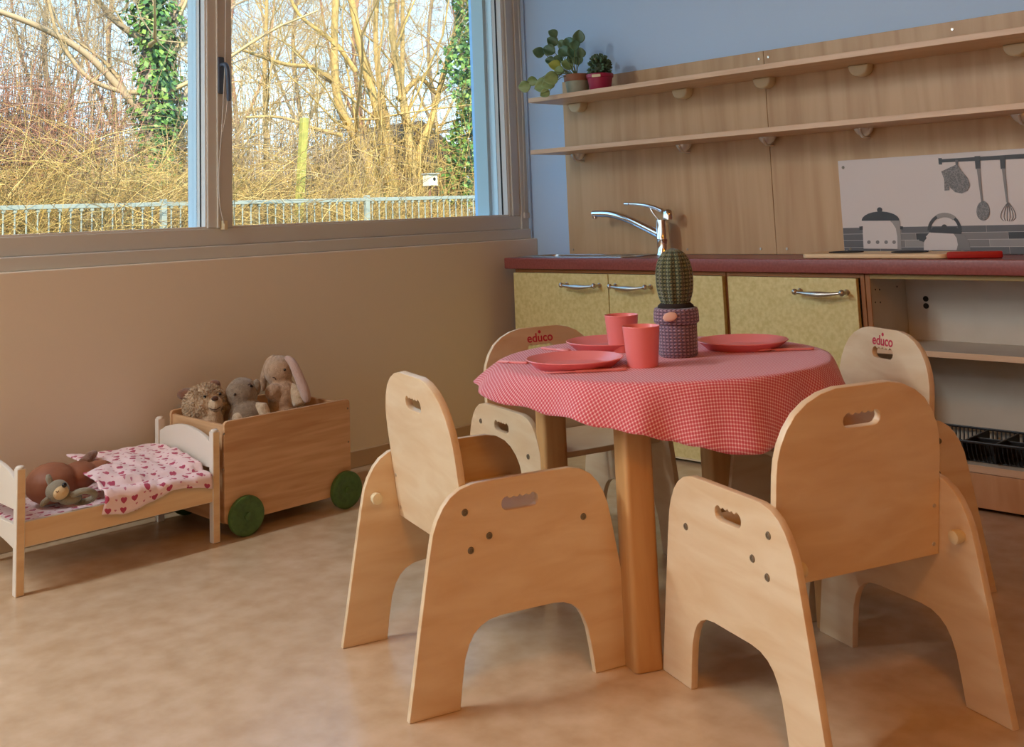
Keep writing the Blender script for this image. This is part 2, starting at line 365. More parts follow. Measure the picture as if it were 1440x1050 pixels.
# back panels (two boards meeting at a seam)
pb=.012
for (a,b2,lab) in ((.200,1.2035,'tall beech-effect splashback board behind the tap'),(1.2055,2.95,'tall beech-effect splashback board carrying the white printed panel')):
    p=bx('splashback_board',a,b2,YW-.014,YW-.001,.716,1.456,M['backboard'],None,.001); tag(p,lab,'board')
    P=YW-.014
    xs=[(.222,.735),(.815,.735),(1.14,.736),(1.185,1.428)] if a<1 else [(1.248,.736),(1.483,.727),(1.225,1.43),(1.9,1.43)]
    for sx_,sz_ in xs: MB().lathe([(.0,.003),(.004,.003),(.005,.0)],12,T(sx_,P,sz_)@RX(R(90)),cap=False).build('screw',M['pewter'],p,45)
# shelves with their brackets
def shelf(z0,z1,label,br,kind):
    s=empty('wall_shelf',(0,0,0)); tag(s,label,'shelf')
    bx('board',.222,2.95,FY,YW-.0145,z0,z1,M['shelf'],s,.0012)
    for x in br:
        if kind=='cap':
            out=[(-.036,0)]+[(-.036*math.cos(PI*i/14),-.038*math.sin(PI*i/14)**.8) for i in range(1,14)]+[(.036,0)]
            prism('bracket',out,[],.045,M['cream'],s,T(x,YW-.037,z0-.0005)@RX(R(90)),bev=.006,res=3)
        else:
            b0=MB(); b0.lathe([(0,-.027),(.012,-.0255),(.024,-.017),(.031,-.005),(.033,0),(0,0)],20,T(x,YW-.050,z0-.0005)@Matrix.Diagonal((1,.9,1,1)),cap=False)
            br_=b0.build('bracket',M['clip'],s,40)
            MB().tube([(x,YW-.081,z0-.003),(x,YW-.078,z0-.015),(x,YW-.065,z0-.027),(x,YW-.03,z0-.030),(x,YW-.0145,z0-.030)],.0055,8).build('bracket_clip',M['clip'],br_,50)
shelf(1.352,1.371,'upper beech wall shelf carrying two potted plants',(.305,.85,1.215,1.59,2.10,2.6),'cap')
shelf(1.137,1.155,'lower beech wall shelf, empty, with chrome clips',(.305,.85,1.22,1.59,2.10,2.6),'clip')

# printed splash panel
PY=YW-.014
pw=mat('print_white',(214,206,202),.4); pd=mat('print_dark',(52,52,54),.45); pg=mat('print_grey',(126,122,120),.45); pg2=mat('print_midgrey',(96,96,98),.45); plg=mat('print_light_grey',(150,146,142),.45)
sp=bx('printed_panel',1.470,2.30,PY-.0035,PY-.0003,.7165,1.035,pw,None,.0006); tag(sp,'white panel printed in greys with pots and hanging utensils','panel')
P0=PY-.0036; lay=[0]
def q2(px,py): p=at(px,py,1,PY-.004); return (p.x,p.z)
def flat(name,pts,m_,h=.0004,parent=sp,holes=[]):
    lay[0]+=1; 
    # (x,z) outline to the wall plane, facing the room
    return prism(name,[(x,-z) for x,z in pts],[[(x,-z) for x,z in hh] for hh in holes],h,m_,parent,T(0,P0-.00012-h/2-lay[0]*2e-5,0)@RX(R(-90)),bev=0)
cc=lambda X,Y:q2(1170+X/5.333,190+Y/5.333)
tz=.806; rows=[.7166,.7395,.7625,.7845,tz]
bx0=1.4705
for i in range(4):
    x=bx0; k=0
    while x<2.299:
        w=min((.13,.16,.11,.145)[(i*3+k)%4]*(.6 if k==0 and i%2 else 1),2.2995-x)
        t_=bx('tile',x+.0006,x+w-.0006,P0-.0007,P0+.0002,rows[i]+.0006,rows[i+1]-.0006,(pg2,pg,plg,pg2,pd,pg)[(i*2+k*3)%6] if k>0 else pg2,sp,0); x+=w; k+=1
P0-=.0008
def mirror_h(pts): return pts
pot=[cc(228,640),cc(240,850),cc(515,858),cc(508,640)]
flat('pot_shade',[cc(440,640),cc(455,852),cc(522,858),cc(512,640)],plg); flat('pot_body',[cc(228,645),cc(238,850),cc(492,852),cc(490,760),cc(480,700),cc(455,660),cc(438,645)],pw)
flat('pot_lid',[cc(224,642)]+[cc(365+142*math.cos(R(a)),640-68*math.sin(R(a))) for a in range(175,4,-15)]+[cc(506,640)],pd)
flat('lid_knob',[cc(358+20*math.cos(R(a)),560-20*math.sin(R(a))) for a in range(0,360,30)],pd)
flat('pot_ear',[cc(205,685),cc(232,682),cc(232,708),cc(208,712)],pd); flat('pot_ear',[cc(512,682),cc(534,684),cc(532,708),cc(512,706)],pd)
for X in (278,343,407,467): flat('pot_dot',[cc(X+14*math.cos(R(a)),802-14*math.sin(R(a))) for a in range(0,360,30)],pg)
# kettle
flat('kettle_shade',[cc(900,730),cc(990,745),cc(1030,800),cc(1040,862),cc(900,862)],pg)
flat('kettle_body',[cc(735,728),cc(905,728),cc(935,770),cc(945,820),cc(935,862),cc(690,862),cc(690,810),cc(706,760)],pw)
flat('kettle_collar',[cc(728,722),cc(760,690),cc(930,688),cc(975,722),cc(970,742),cc(740,730)],pd)
arc=lambda r,a0,a1:[cc(845+r*1.0*math.cos(R(a)),715-r*1.02*math.sin(R(a))) for a in range(a0,a1,(10 if a1>a0 else -10))]
flat('kettle_handle',arc(128,0,181)+arc(104,180,-1),pd); flat('kettle_grip',arc(131,50,121)+arc(98,120,49),plg)
flat('kettle_knob',[cc(843+20*math.cos(R(a)),688-20*math.sin(R(a))) for a in range(0,360,30)],pd)
flat('kettle_spout',[cc(645,742),cc(690,745),cc(712,770),cc(690,800),cc(655,790)],pd)
# rail and utensils
flat('rail',[cc(800,182),cc(1440,140),cc(2300,85),cc(2300,115),cc(1440,175),cc(800,206)],pd); flat('rail_end',[cc(798,172),cc(824,172),cc(826,220),cc(802,220)],pd)
g=mat('print_mitt',(104,104,106),.5,noise=((140,138,136),260,2,.45,.55))
flat('oven_mitt',[cc(820,272),cc(942,216),cc(975,270),cc(1018,320),cc(1036,375),cc(1018,415),cc(975,436),cc(925,428),cc(890,395),cc(878,372),cc(882,412),cc(845,416),cc(842,330)],g)
flat('mitt_loop',[cc(925,185),cc(948,185),cc(946,225),cc(928,222)],pg2)
for X in (1090,1278):
    flat('hook',[cc(X-20,158),cc(X+22,156),cc(X+24,250),cc(X-12,254)],pd); flat('utensil_handle',[cc(X-4,250),cc(X+22,250),cc(X+44,505),cc(X+30,505)],pg)
flat('spoon_head',[cc(1134+50*math.cos(R(a)),572-68*math.sin(R(a))*(1.0 if math.sin(R(a))<0 else 1.15)) for a in range(0,360,18)],g)
for k in (-1,-.55,-.15,.25,.65,1):
    w=[];w2=[]
    for i in range(11):
        t_=i/10; xx=1322+k*56*math.sin(PI*min(1,t_*.62+.02))**1.0; yy=505+138*t_
        if t_>.85: xx=1322+k*56*math.sin(PI*.62*.85)*(1-(t_-.85)*2.6)
        w.append(cc(xx-2.5,yy)); w2.append(cc(xx+2.5,yy))
    flat('whisk_wire',w+w2[::-1],pg2)
for X in (1466,1640): # further utensils continue along the rail
    flat('hook',[cc(X-20,146),cc(X+22,144),cc(X+24,238),cc(X-12,242)],pd); flat('utensil_handle',[cc(X-4,238),cc(X+22,238),cc(X+44,495),cc(X+30,495)],pg)
    flat('spatula_head',[cc(X,490),cc(X+80,488),cc(X+92,620),cc(X+6,622)],pg2)
for q in ((1185.5,235.5),(1196,350)):
    p=at(*q,1,PY-.004); MB().lathe([(0,.0025),(.004,.0022),(.0055,.0)],14,T(p.x,PY-.0036,p.z)@RX(R(90)),cap=False).build('screw',M['screw'],sp,45)

# wooden play hob and red handled toy on the worktop
zt=.7152
hb=empty('play_hob',(0,0,0)); tag(hb,'pale wooden play hob board with two dark rings on the red worktop','toy')
hx0,hx1=1.432,1.915
prism('board',rrect(hx0,hx1,3.125,3.30,.03),[],.014,M['pine'],hb,T(0,0,zt+.0075),bev=.003,res=2)
for x in (1.545,1.76): MB().lathe([(0,.0),(.055,.0),(.055,.0025),(.0,.0025)],30,T(x,3.225,zt+.0148)).build('hot_plate',M['black'],hb)
for x in (1.515,1.80): MB().lathe([(0,0),(.004,0),(.004,.003),(0,.004)],10,T(x,3.285,zt+.0148)).build('screw',M['pewter'],hb)
tag(prism('toy_knife',[(-.075,-.017),(.06,-.019),(.075,-.012),(.075,.010),(.02,.013),(-.07,.017)],[],.02,M['red'],None,T(1.985,3.165,zt+.0105)@RZ(R(18)),bev=.004,res=2),'red wooden toy handle lying at the right end of the play hob','toy')

# black dish basket
bk=empty('dish_basket',(1.70,3.14,.1308)); tag(bk,'black plastic dish basket on the bottom shelf of the open cabinet','basket')
BW,BD,BH=.42,.195,.062
def rimloop(z,ins): return [(ins,ins,z),(BW-ins,ins,z),(BW-ins,BD-ins,z),(ins,BD-ins,z),(ins,ins,z)]
mb=MB()
for a,b2 in zip(rimloop(BH,0)[:-1],rimloop(BH,0)[1:]):
    x0,x1=sorted((a[0],b2[0])); y0,y1=sorted((a[1],b2[1])); mb.box(x0-.004,x1+.004,y0-.004,y1+.004,BH-.007,BH)
mb.build('rim',M['blackplastic'],bk,bevel=.0015)
def slat(x0,y0,x1,y1):
    MB().tube([(x0,y0,BH-.006),(x0+(x1-x0)*.12,y0+(y1-y0)*.12,.035),(x0+(x1-x0)*.45,y0+(y1-y0)*.45,.012),(x1,y1,.003)],.0022,5).build('rib',M['blackplastic'],bk,60)
i=.012
while i<BW: slat(i,0,i,.022); slat(i,BD,i,BD-.022); i+=.0125
i=.02
while i<BD-.01: slat(0,i,.022,i); slat(BW,i,BW-.022,i); i+=.0125
bx('base',.02,BW-.02,.02,BD-.02,.0,.004,M['blackplastic'],bk,.001)
for x in (.21,.30): bx('divider',x-.003,x+.003,.003,BD-.003,.004,BH-.004,M['blackplastic'],bk,.001)
bx('divider',.21,BW-.004,.10,.105,.004,BH-.010,M['blackplastic'],bk,.001)
for k in range(9): bx('rack_tooth',.03+.019*k,.0335+.019*k,.05,.15,.004,.03,M['blackplastic'],bk,.0006)
# ================================================================ CHAIRS
CW=.200; PT=.015
def half(pts,c=.245):  # symmetric outline from the rear half
    return [(s-c,z) for s,z in pts]+[(c-s,z) for s,z in pts[::-1]]
rear=[(0,0),(.012,.07),(.026,.154),(.046,.27),(.055,.315),(.064,.338),(.077,.360),(.092,.376),(.112,.388),(.14,.3945),(.18,.395)]
arch=[(.100,0),(.106,.045),(.113,.085),(.122,.109),(.132,.125),(.146,.137),(.165,.145),(.19,.148)]
def side_outline():
    o=half(rear); inn=[(s-.245,z) for s,z in arch]+[(.245-s,z) for s,z in arch[::-1]]
    return o+inn[::-1]
def grip(cx,cz,w=.08,h=.026):
    r=h/2; pts=[]
    for i in range(7): a=R(-90+180*i/6*1.0-0); 
    n=6
    for i in range(n+1): a=R(90+180*i/n); pts.append((cx-w/2+r+r*math.cos(a),cz+r*math.sin(a)))
    for i in range(n+1): a=R(-90+180*i/n); pts.append((cx+w/2-r+r*math.cos(a),cz+r*math.sin(a)))
    # scalloped finger edge along the top, from right to left
    x1=cx+w/2-r; x0=cx-w/2+r; m_=22
    for i in range(1,m_): t_=i/m_; pts.append((x1+(x0-x1)*t_,cz+r-.0042*abs(math.sin(PI*4*t_))**.8))
    return pts
def face_decor(parent,y,sgn):
    for s,z in ((.121,.345),(.170,.295),(.131,.275),(.377,.297)):
        MB().lathe([(0,.0012),(.0022,.0012),(.003,.0004),(.0035,.002),(.0058,.002),(.0068,.0)],14,T(s-.245,y,z)@RX(R(90 if sgn<0 else -90)),cap=False).build('screw',M['screw'],parent,40)
def make_chair():
    c=empty('toddler_chair')
    S=T(0,0,0)@Matrix(((1,0,0,0),(0,0,-1,0),(0,1,0,0),(0,0,0,1)))
    for sgn in (-1,1):
        y=sgn*(CW-PT/2)
        o=prism('side_panel',side_outline(),[grip(-.007,.348)],PT,M['birch'],c,T(0,y,0)@S,bev=.0012,res=1)
        face_decor(o,sgn*CW,sgn)
        MB().lathe([(0,.022),(.006,.022),(.0115,.020),(.0125,.014),(.011,.003),(.010,0)],18,T(-.245+.078,sgn*(CW-PT),.297)@RX(R(-90 if sgn<0 else 90)),cap=False).build('peg',M['cream'],o,50)
    # backboard
    bw=CW-PT-.001
    out=[(-bw,0),(-bw,.19)]
    for a,b2 in ((-bw+.002,.215),(-bw+.008,.24),(-bw+.02,.266),(-bw+.038,.29),(-bw+.062,.308),(-bw+.092,.321),(-bw+.125,.3275)): out.append((a,b2))
    out+= [(-x,z) for x,z in out[::-1]]
    B=T(.142-.245,0,.252)@RY(R(-7.3))@Matrix(((0,0,-1,0),(1,0,0,0),(0,1,0,0),(0,0,0,1)))
    B=T(.142-.245,0,.252)@RY(R(-7.3))@Matrix(((0,0,1,0),(1,0,0,0),(0,1,0,0),(0,0,0,1)))
    b_=prism('backrest',out,[grip(.0,.268,.084,.027)],PT,M['birch'],c,B,bev=.0012)
    for ys_,zs in ((-bw+.012,.02),(-bw+.012,.09),(bw-.012,.02),(bw-.012,.09)):
        MB().lathe([(0,.001),(.0035,.001),(.004,0)],10,B@T(ys_,zs,-PT/2)@RX(R(180)),cap=False).build('screw',M['pewter'],b_,40)
    # red lettering on the front face
    tcu=bpy.data.curves.new('t','FONT'); tcu.body='educo'; tcu.size=.034; tcu.extrude=.0002; tcu.align_x='CENTER'; tcu.offset=.0006
    to=bpy.data.objects.new('t',tcu); COL.objects.link(to); bpy.context.view_layer.update()
    me=bpy.data.meshes.new_from_object(to.evaluated_get(bpy.context.evaluated_depsgraph_get())); bpy.data.objects.remove(to)
    me.transform(B@T(0,.2865,PT/2+.0004)); lg=link('lettering',me,M['logo'],b_)
    MB().lathe([(0,.0004),(.0045,.0004),(.0045,0)],14,B@T(0,.313,PT/2+.0001)).build('emblem',M['logo'],b_)
    # seat
    prism('seat',rrect(-.088,.165,-bw,bw,.012),[],PT,M['birch'],c,T(0,0,.293),bev=.002,res=2)
    return c
ch=make_chair()
chairs=[((1.567,1.543),72.2,'small plywood armchair at the front left of the table, nearest the toy trolley'),
 ((2.191,1.816),159.0,'small plywood armchair at the front right, seen from behind, nearest the camera'),
 ((1.276,2.139),-16,'small plywood armchair on the far left of the table, partly hidden by the tablecloth'),
 ((1.931,2.409),-119,'small plywood armchair far right before the open cabinet, red lettering on its backrest')]
for i,((x,y),a,lab) in enumerate(chairs):
    o=ch if i==0 else copy_tree(ch)
    o.location=(x,y,0.0005); o.rotation_euler=(0,0,R(a)); tag(o,lab,'chair','toddler armchairs around the table')

# ================================================================ TABLE
TX,TY,TZ=1.72,1.99,.555
tb=empty('play_table',(TX,TY,0)); tag(tb,'low round wooden table with four square legs under a checked cloth','table')
MB().lathe([(0,TZ-.022),(.366,TZ-.022),(.3735,TZ-.018),(.3735,TZ-.004),(.371,TZ),(0,TZ)],72).build('tabletop',M['tablewood'],tb,40)
A_=R(-26.6); e1=Vector((math.cos(A_),math.sin(A_),0)); e2=Vector((-e1.y,e1.x,0)); lc=Vector((1.736-TX,2.013-TY,0))
for sx_,sy_ in ((1,-1),(1,1),(-1,-1),(-1,1)):
    p=lc+e1*(.2425*sx_)+e2*(.2235*sy_)
    prism('leg',rrect(-.031,.031,-.031,.031,.010),[],TZ-.0245,M['tablewood'],tb,T(p.x,p.y,(TZ-.0245)/2+.0008)@RZ(A_),bev=.002,res=2)
def apron(a,b2):
    d=(b2-a); L=d.length; ang=math.atan2(d.y,d.x); mm=T(a.x,a.y,0)@RZ(ang)
    MB().box(.028,L-.028,-.009,.009,TZ-.075,TZ-.0222,mm).build('apron',M['tablewood'],tb,bevel=.002)
cs=[lc+e1*(.2425*a)+e2*(.2235*b2) for a,b2 in ((1,-1),(1,1),(-1,1),(-1,-1))]
for i in range(4): apron(cs[i],cs[(i+1)%4])
# tablecloth
hem=[(-180,.415,.508),(-150,.432,.512),(-130,.440,.512),(-115,.430,.503),(-104,.412,.497),(-97,.418,.498),(-88,.404,.487),(-80,.412,.490),(-70,.402,.475),(-60,.408,.465),(-52,.402,.448),(-45,.402,.438),(-34,.408,.421),(-28,.404,.420),(-20,.404,.428),(-8,.402,.436),(5,.41,.46),(15,.415,.49),(30,.41,.47),(50,.405,.40),(70,.402,.32),(88,.402,.262),(105,.404,.30),(130,.41,.40),(155,.42,.47)]
def hemf(th):
    th=(th+180)%360-180; H=hem+[(180,.415,.508)]
    for (a,r0,z0),(b2,r1,z1) in zip(H[:-1],H[1:]):
        if a<=th<=b2:
            t_=(th-a)/(b2-a); t_=t_*t_*(3-2*t_); return r0+(r1-r0)*t_,z0+(z1-z0)*t_
    return H[0][1],H[0][2]
N=288; rings=[]; vs=[(0,0,TZ+.0022)]; uvs=[(0,0)]; fs=[]
radii=[.06,.12,.18,.24,.30,.345,.366]
prof=[(('f',r)) for r in radii]
D=[0,.08,.16,.25,.35,.46,.58,.70,.82,.92,1.0]
for j in range(len(radii)+len(D)):
    for k in range(N):
        th=360*k/N-180; a=R(th)
        if j<len(radii): r=radii[j]; z=TZ+.0022; s=r
        else:
            t_=D[j-len(radii)]; rh,zh=hemf(th)
            r0=.377; fold=.0105*math.sin(R(th*9+26*math.sin(R(th*3))))+.005*math.sin(R(th*23))
            dz=(TZ-.0005)-zh
            r=r0+(rh-r0)*(t_**.85)+fold*t_**1.1*(.6+dz*4)
            r=max(r,.3765); z=(TZ+.0005)-dz*t_**1.12; s=.377+math.hypot(rh-r0,dz)*t_
        vs.append((r*math.cos(a),r*math.sin(a),z)); uvs.append((s*math.cos(a),s*math.sin(a)))
for k in range(N): fs.append((0,1+k,1+(k+1)%N))
for j in range(len(radii)+len(D)-1):
    for k in range(N):
        k2=(k+1)%N; a=1+j*N; b2=1+(j+1)*N; fs.append((a+k,b2+k,b2+k2,a+k2))
me=bpy.data.meshes.new('tablecloth'); me.from_pydata(vs,[],fs); me.update()
uv=me.uv_layers.new(name='UVMap')
for lp in me.loops: uv.data[lp.index].uv=(uvs[lp.vertex_index][0]*1.0,uvs[lp.vertex_index][1]*1.0)
cm=bpy.data.materials.new('gingham_cloth'); cm.use_nodes=True; n=cm.node_tree.nodes; l=cm.node_tree.links; p=n['Principled BSDF']
p.inputs['Roughness'].default_value=.85; p.inputs['Sheen Weight'].default_value=.25
uvn=n.new('ShaderNodeUVMap'); mp=n.new('ShaderNodeMapping'); mp.inputs['Rotation'].default_value=(0,0,R(38)); l.new(uvn.outputs[0],mp.inputs[0])
sep=n.new('ShaderNodeSeparateXYZ'); l.new(mp.outputs[0],sep.inputs[0]); st=[]
for ax in (0,1):
    mu=n.new('ShaderNodeMath'); mu.operation='MULTIPLY'; mu.inputs[1].default_value=1/.0066; l.new(sep.outputs[ax],mu.inputs[0])
    fr=n.new('ShaderNodeMath'); fr.operation='FRACT'; l.new(mu.outputs[0],fr.inputs[0])
    gt=n.new('ShaderNodeMath'); gt.operation='GREATER_THAN'; gt.inputs[1].default_value=.62; l.new(fr.outputs[0],gt.inputs[0]); st.append(gt)
ad=n.new('ShaderNodeMath'); ad.operation='ADD'; l.new(st[0].outputs[0],ad.inputs[0]); l.new(st[1].outputs[0],ad.inputs[1])
hf=n.new('ShaderNodeMath'); hf.operation='MULTIPLY'; hf.inputs[1].default_value=.5; l.new(ad.outputs[0],hf.inputs[0])
cr2=n.new('ShaderNodeValToRGB'); cr2.color_ramp.interpolation='CONSTANT'; l.new(hf.outputs[0],cr2.inputs[0])
cr2.color_ramp.elements[0].position=0; cr2.color_ramp.elements[0].color=lin((208,74,86))
cr2.color_ramp.elements[1].position=.75; cr2.color_ramp.elements[1].color=lin((248,214,214))
x=cr2.color_ramp.elements.new(.25); x.color=lin((226,136,146))
l.new(cr2.outputs[0],p.inputs['Base Color'])
tcl=link('tablecloth',me,cm,None,180); tcl.location=(TX,TY,0)
so_=tcl.modifiers.new('s','SOLIDIFY'); so_.thickness=.0011; so_.offset=1
tag(tcl,'small-check red and white cloth draped over the round table','tablecloth')
ZC=TZ+.0035
# ---- tableware
def plate(px,py,label,r=.108):
    p=at(px,py,2,ZC+.014)
    o=MB().lathe([(0,.0015),(r*.72,.0015),(r*.74,0),(r*.78,0),(r*.97,.017),(r,.019),(r*.985,.0205),(r*.95,.019),(r*.76,.0042),(r*.7,.0034),(0,.0034)],64,cap=False).build('plate',M['pink'],None,50)
    o.location=(p.x,p.y,ZC); tag(o,label,'plate','pink plates on the table'); return o
plate(808,506,'pink plastic plate at the front left of the table, nearest the camera')
plate(857,481,'pink plastic plate half hidden behind the two cups')
plate(1044,480.5,'pink plastic plate on the right, behind the cactus pot')
def cup(x,y,label):
    o=MB().lathe([(0,.002),(.029,.002),(.0300,0),(.0325,0),(.0335,.002),(.0405,.084),(.0412,.0855),(.0405,.0868),(.0393,.0858),(.0322,.005),(0,.004)],56,cap=False).build('cup',M['pink'],None,50)
    o.location=(x,y,ZC); tag(o,label,'cup','pink cups on the table')
cup(1.783,1.838,'pink plastic cup in front, nearest the camera'); cup(1.588,2.008,'pink plastic cup behind the other one, touching the rear plate')
def cutlery(p1,p2,kind,label):
    a=at(*p1,2,ZC+.004); b2=at(*p2,2,ZC+.004); d=b2-a; L=d.length; ang=math.atan2(d.y,d.x)
    o=empty(kind,(a.x,a.y,ZC),ang); tag(o,label,'cutlery','pink play cutlery on the table')
    hl=L*.62
    prism('handle',[(L-hl,-.0045),(L-.010,-.0080),(L,-.0045),(L,.0045),(L-.010,.0080),(L-hl,.0045)],[],.005,M['spoon'],o,T(0,0,.003),bev=.001)
    if kind=='knife': prism('blade',[(0,0),(.01,-.006),(L-hl,-.0055),(L-hl,.004),(.006,.005)],[],.002,M['spoon'],o,T(0,0,.003),bev=.0005)
    elif kind=='fork':
        prism('head',[(.028,-.0095),(L-hl,-.003),(L-hl,.003),(.028,.0095)],[],.003,M['spoon'],o,T(0,0,.003),bev=.0008)
        for k in (-1,-.33,.33,1): bx('tine',0,.030,k*.0078-.0012,k*.0078+.0012,.0015,.0042,M['spoon'],o,.0006)
    else:
        MB().ell((0,0,0),(.024,.014,.0045),20,10,T(0,0,0)).build('bowl',M['spoon'],o,180).location=(.022,0,.0046)
        bx('neck',.04,L-hl+.002,-.003,.003,.0018,.0046,M['spoon'],o,.001)
cutlery((765,523.5),(880,518),'knife','pink play knife in front of the nearest plate')
cutlery((702,507),(742,509),'fork','pale pink play fork handle at the left of the nearest plate')
cutlery((800,493),(763,488),'spoon','pale pink play spoon between the two left plates')
cutlery((1057,492),(1144,489),'spoon','pink play spoon in front of the right plate')
# ---- crocheted cactus
def crochet(name,col,col2,sc,rough=.95,strength=.9):
    m_=bpy.data.materials.new(name); m_.use_nodes=True; n=m_.node_tree.nodes; l=m_.node_tree.links; p=n['Principled BSDF']; p.inputs['Roughness'].default_value=rough; p.inputs['Sheen Weight'].default_value=.4
    t=n.new('ShaderNodeTexCoord'); sp_=n.new('ShaderNodeSeparateXYZ'); l.new(t.outputs['Object'],sp_.inputs[0])
    at2=n.new('ShaderNodeMath'); at2.operation='ARCTAN2'; l.new(sp_.outputs[1],at2.inputs[0]); l.new(sp_.outputs[0],at2.inputs[1])
    def mth(op,a,b=None):
        q=n.new('ShaderNodeMath'); q.operation=op
        for i,v in enumerate((a,b)):
            if v is None: continue
            if isinstance(v,(int,float)): q.inputs[i].default_value=v
            else: l.new(v,q.inputs[i])
        return q.outputs[0]
    zz=mth('MULTIPLY',sp_.outputs[2],2*PI*sc[1]); row=mth('SINE',zz)
    aa=mth('MULTIPLY',at2.outputs[0],sc[0]); sh=mth('MULTIPLY',row,1.5); col_=mth('SINE',mth('ADD',aa,sh))
    h_=mth('MULTIPLY',mth('ADD',row,1),mth('ADD',col_,1)); h4=mth('MULTIPLY',h_,.25)
    cr=n.new('ShaderNodeValToRGB'); l.new(h4,cr.inputs[0]); cr.color_ramp.elements[0].color=lin(col2); cr.color_ramp.elements[0].position=.05; cr.color_ramp.elements[1].color=lin(col); cr.color_ramp.elements[1].position=.4
    l.new(cr.outputs[0],p.inputs['Base Color']); bn=n.new('ShaderNodeBump'); bn.inputs['Strength'].default_value=strength; bn.inputs['Distance'].default_value=.002; l.new(h4,bn.inputs['Height']); l.new(bn.outputs[0],p.inputs['Normal'])
    return m_
cx,cy=1.755,2.005
ca=empty('crocheted_cactus',(cx,cy,ZC)); tag(ca,'green crocheted cactus in a mauve crocheted pot on the table','decoration')
mv=crochet('mauve_yarn',(168,138,156),(96,74,94),(30,1/.0075))
MB().lathe([(0,0),(.040,0),(.0445,.004),(.0455,.02),(.0465,.078),(.044,.08)],48).build('pot',mv,ca,60)
MB().lathe([(.040,.108),(.045,.111),(.0495,.109),(.0515,.102),(.0525,.085),(.052,.078),(.048,.0745),(.044,.076)],48,cap=False).build('pot_cuff',mv,ca,60)
M['pinktag']=mat('pink_tag',(226,180,160),.6)
MB().lathe([(.0,.118),(.02,.121),(.034,.121),(.041,.115),(.042,.108),(.038,.104),(0,.104)],36,cap=False).build('soil_ring',mat('dark_yarn',(42,34,32),.95,bump=(400,.8,.002)),ca,180)
vs=[];fs=[];SEG=96;RG=30
for i in range(RG+1):
    t_=i/RG; z=.112+.134*t_; rr=.0435*(max(0,1-abs((t_-.46)/.5401)**2.5))**.5 if t_>.46 else .0435-.0145*((.46-t_)/.46)**2.2
    if i==RG: rr=.002
    for k in range(SEG):
        a=2*PI*k/SEG; q=rr*(1-.10*abs(math.sin(5.5*a))**3*1.0+.02*math.sin(60*a+(i%2)*PI)); vs.append((q*math.cos(a),q*math.sin(a),z))
for i in range(RG):
    for k in range(SEG):
        k2=(k+1)%SEG; fs.append((i*SEG+k,i*SEG+k2,(i+1)*SEG+k2,(i+1)*SEG+k))
fs.append(tuple(RG*SEG+k for k in range(SEG)))
MB().add(vs,fs).build('cactus_body',crochet('green_yarn',(124,132,96),(52,64,46),(33,1/.0085)),ca,180)
t_=MB().ell((0,0,0),(.017,.0105,.003),16,8).build('label_tag',M['pinktag'],ca,180)
d=(Vector(CAM)-Vector((cx,cy,.66))); d.z=0; d.normalize(); t_.location=d*.0515+Vector((-.72*.014,-.69*.014,.094)); t_.rotation_euler=(R(78),R(-12),math.atan2(d.y,d.x)+PI/2)
# ================================================================ DOLL BED
BX0,BX1,BY0,BY1=.062,.421,1.020,1.582
bd=empty('doll_bed',(0,0,0)); tag(bd,'white wooden doll bed with low legs against the window wall','toy bed')
PW=.022
def two_tone(name,x0,x1,y0,y1,z0,z1): return bx(name,x0,x1,y0,y1,z0,z1,M['white'],bd,.002)
def cream_face(o,x,y0,y1,z0,z1): return bx('pine_side',x,x+.0006,y0,y1,z0,z1,M['pine'],o,0)  # pine-coloured skin on the room-facing sides
for y in (BY0,BY1-PW):
    for x in (BX0,BX1-PW):
        p=bx('post',x,x+PW,y,y+PW,.0005,.308,M['white'],bd,.002)
        MB().lathe([(.0112,0),(.0112,.003),(.008,.006),(0,.0068)],12,T(x+PW/2,y+PW/2,.3078),cap=False).build('post_cap',M['white'],p,50)
        if x>.2: cream_face(p,x+PW-.0001,y+.002,y+PW-.002,.002,.306)
    # curved head / foot board
    L=(BX1-PW)-(BX0+PW); x0=BX0+PW
    top=[]
    for i in range(21):
        t_=i/20; top.append((x0+L*t_,.278+.030*math.sin(PI*t_)**.9-(.0 if .06<t_<.94 else .003)))
    out=[(x0,.205)]+[(x0+L,.205)]+top[::-1]
    prism('end_board',out,[],.012,M['white'],bd,T(0,y+PW/2,0)@RX(R(90)),bev=.0015)
    lo=[]
    for i in range(13):
        t_=i/12; lo.append((x0+L*t_,.108+.018*math.sin(PI*t_)))
    prism('lower_board',lo+[(x0+L,.168),(x0,.168)],[],.012,M['white'],bd,T(0,y+PW/2,0)@RX(R(90)),bev=.0015)
for x in (BX0+.003,BX1-PW+.004):
    r=bx('side_rail',x,x+.014,BY0+PW,BY1-PW,.114,.176,M['white'],bd,.0015)
    if x>.2: cream_face(r,x+.0139,BY0+PW,BY1-PW,.1155,.1745)
for k in range(9):
    y=BY0+.05+k*.058; bx('slat',BX0+.017,BX1-PW+.004,y,y+.03,.118,.124,M['pine'],bd,.001)
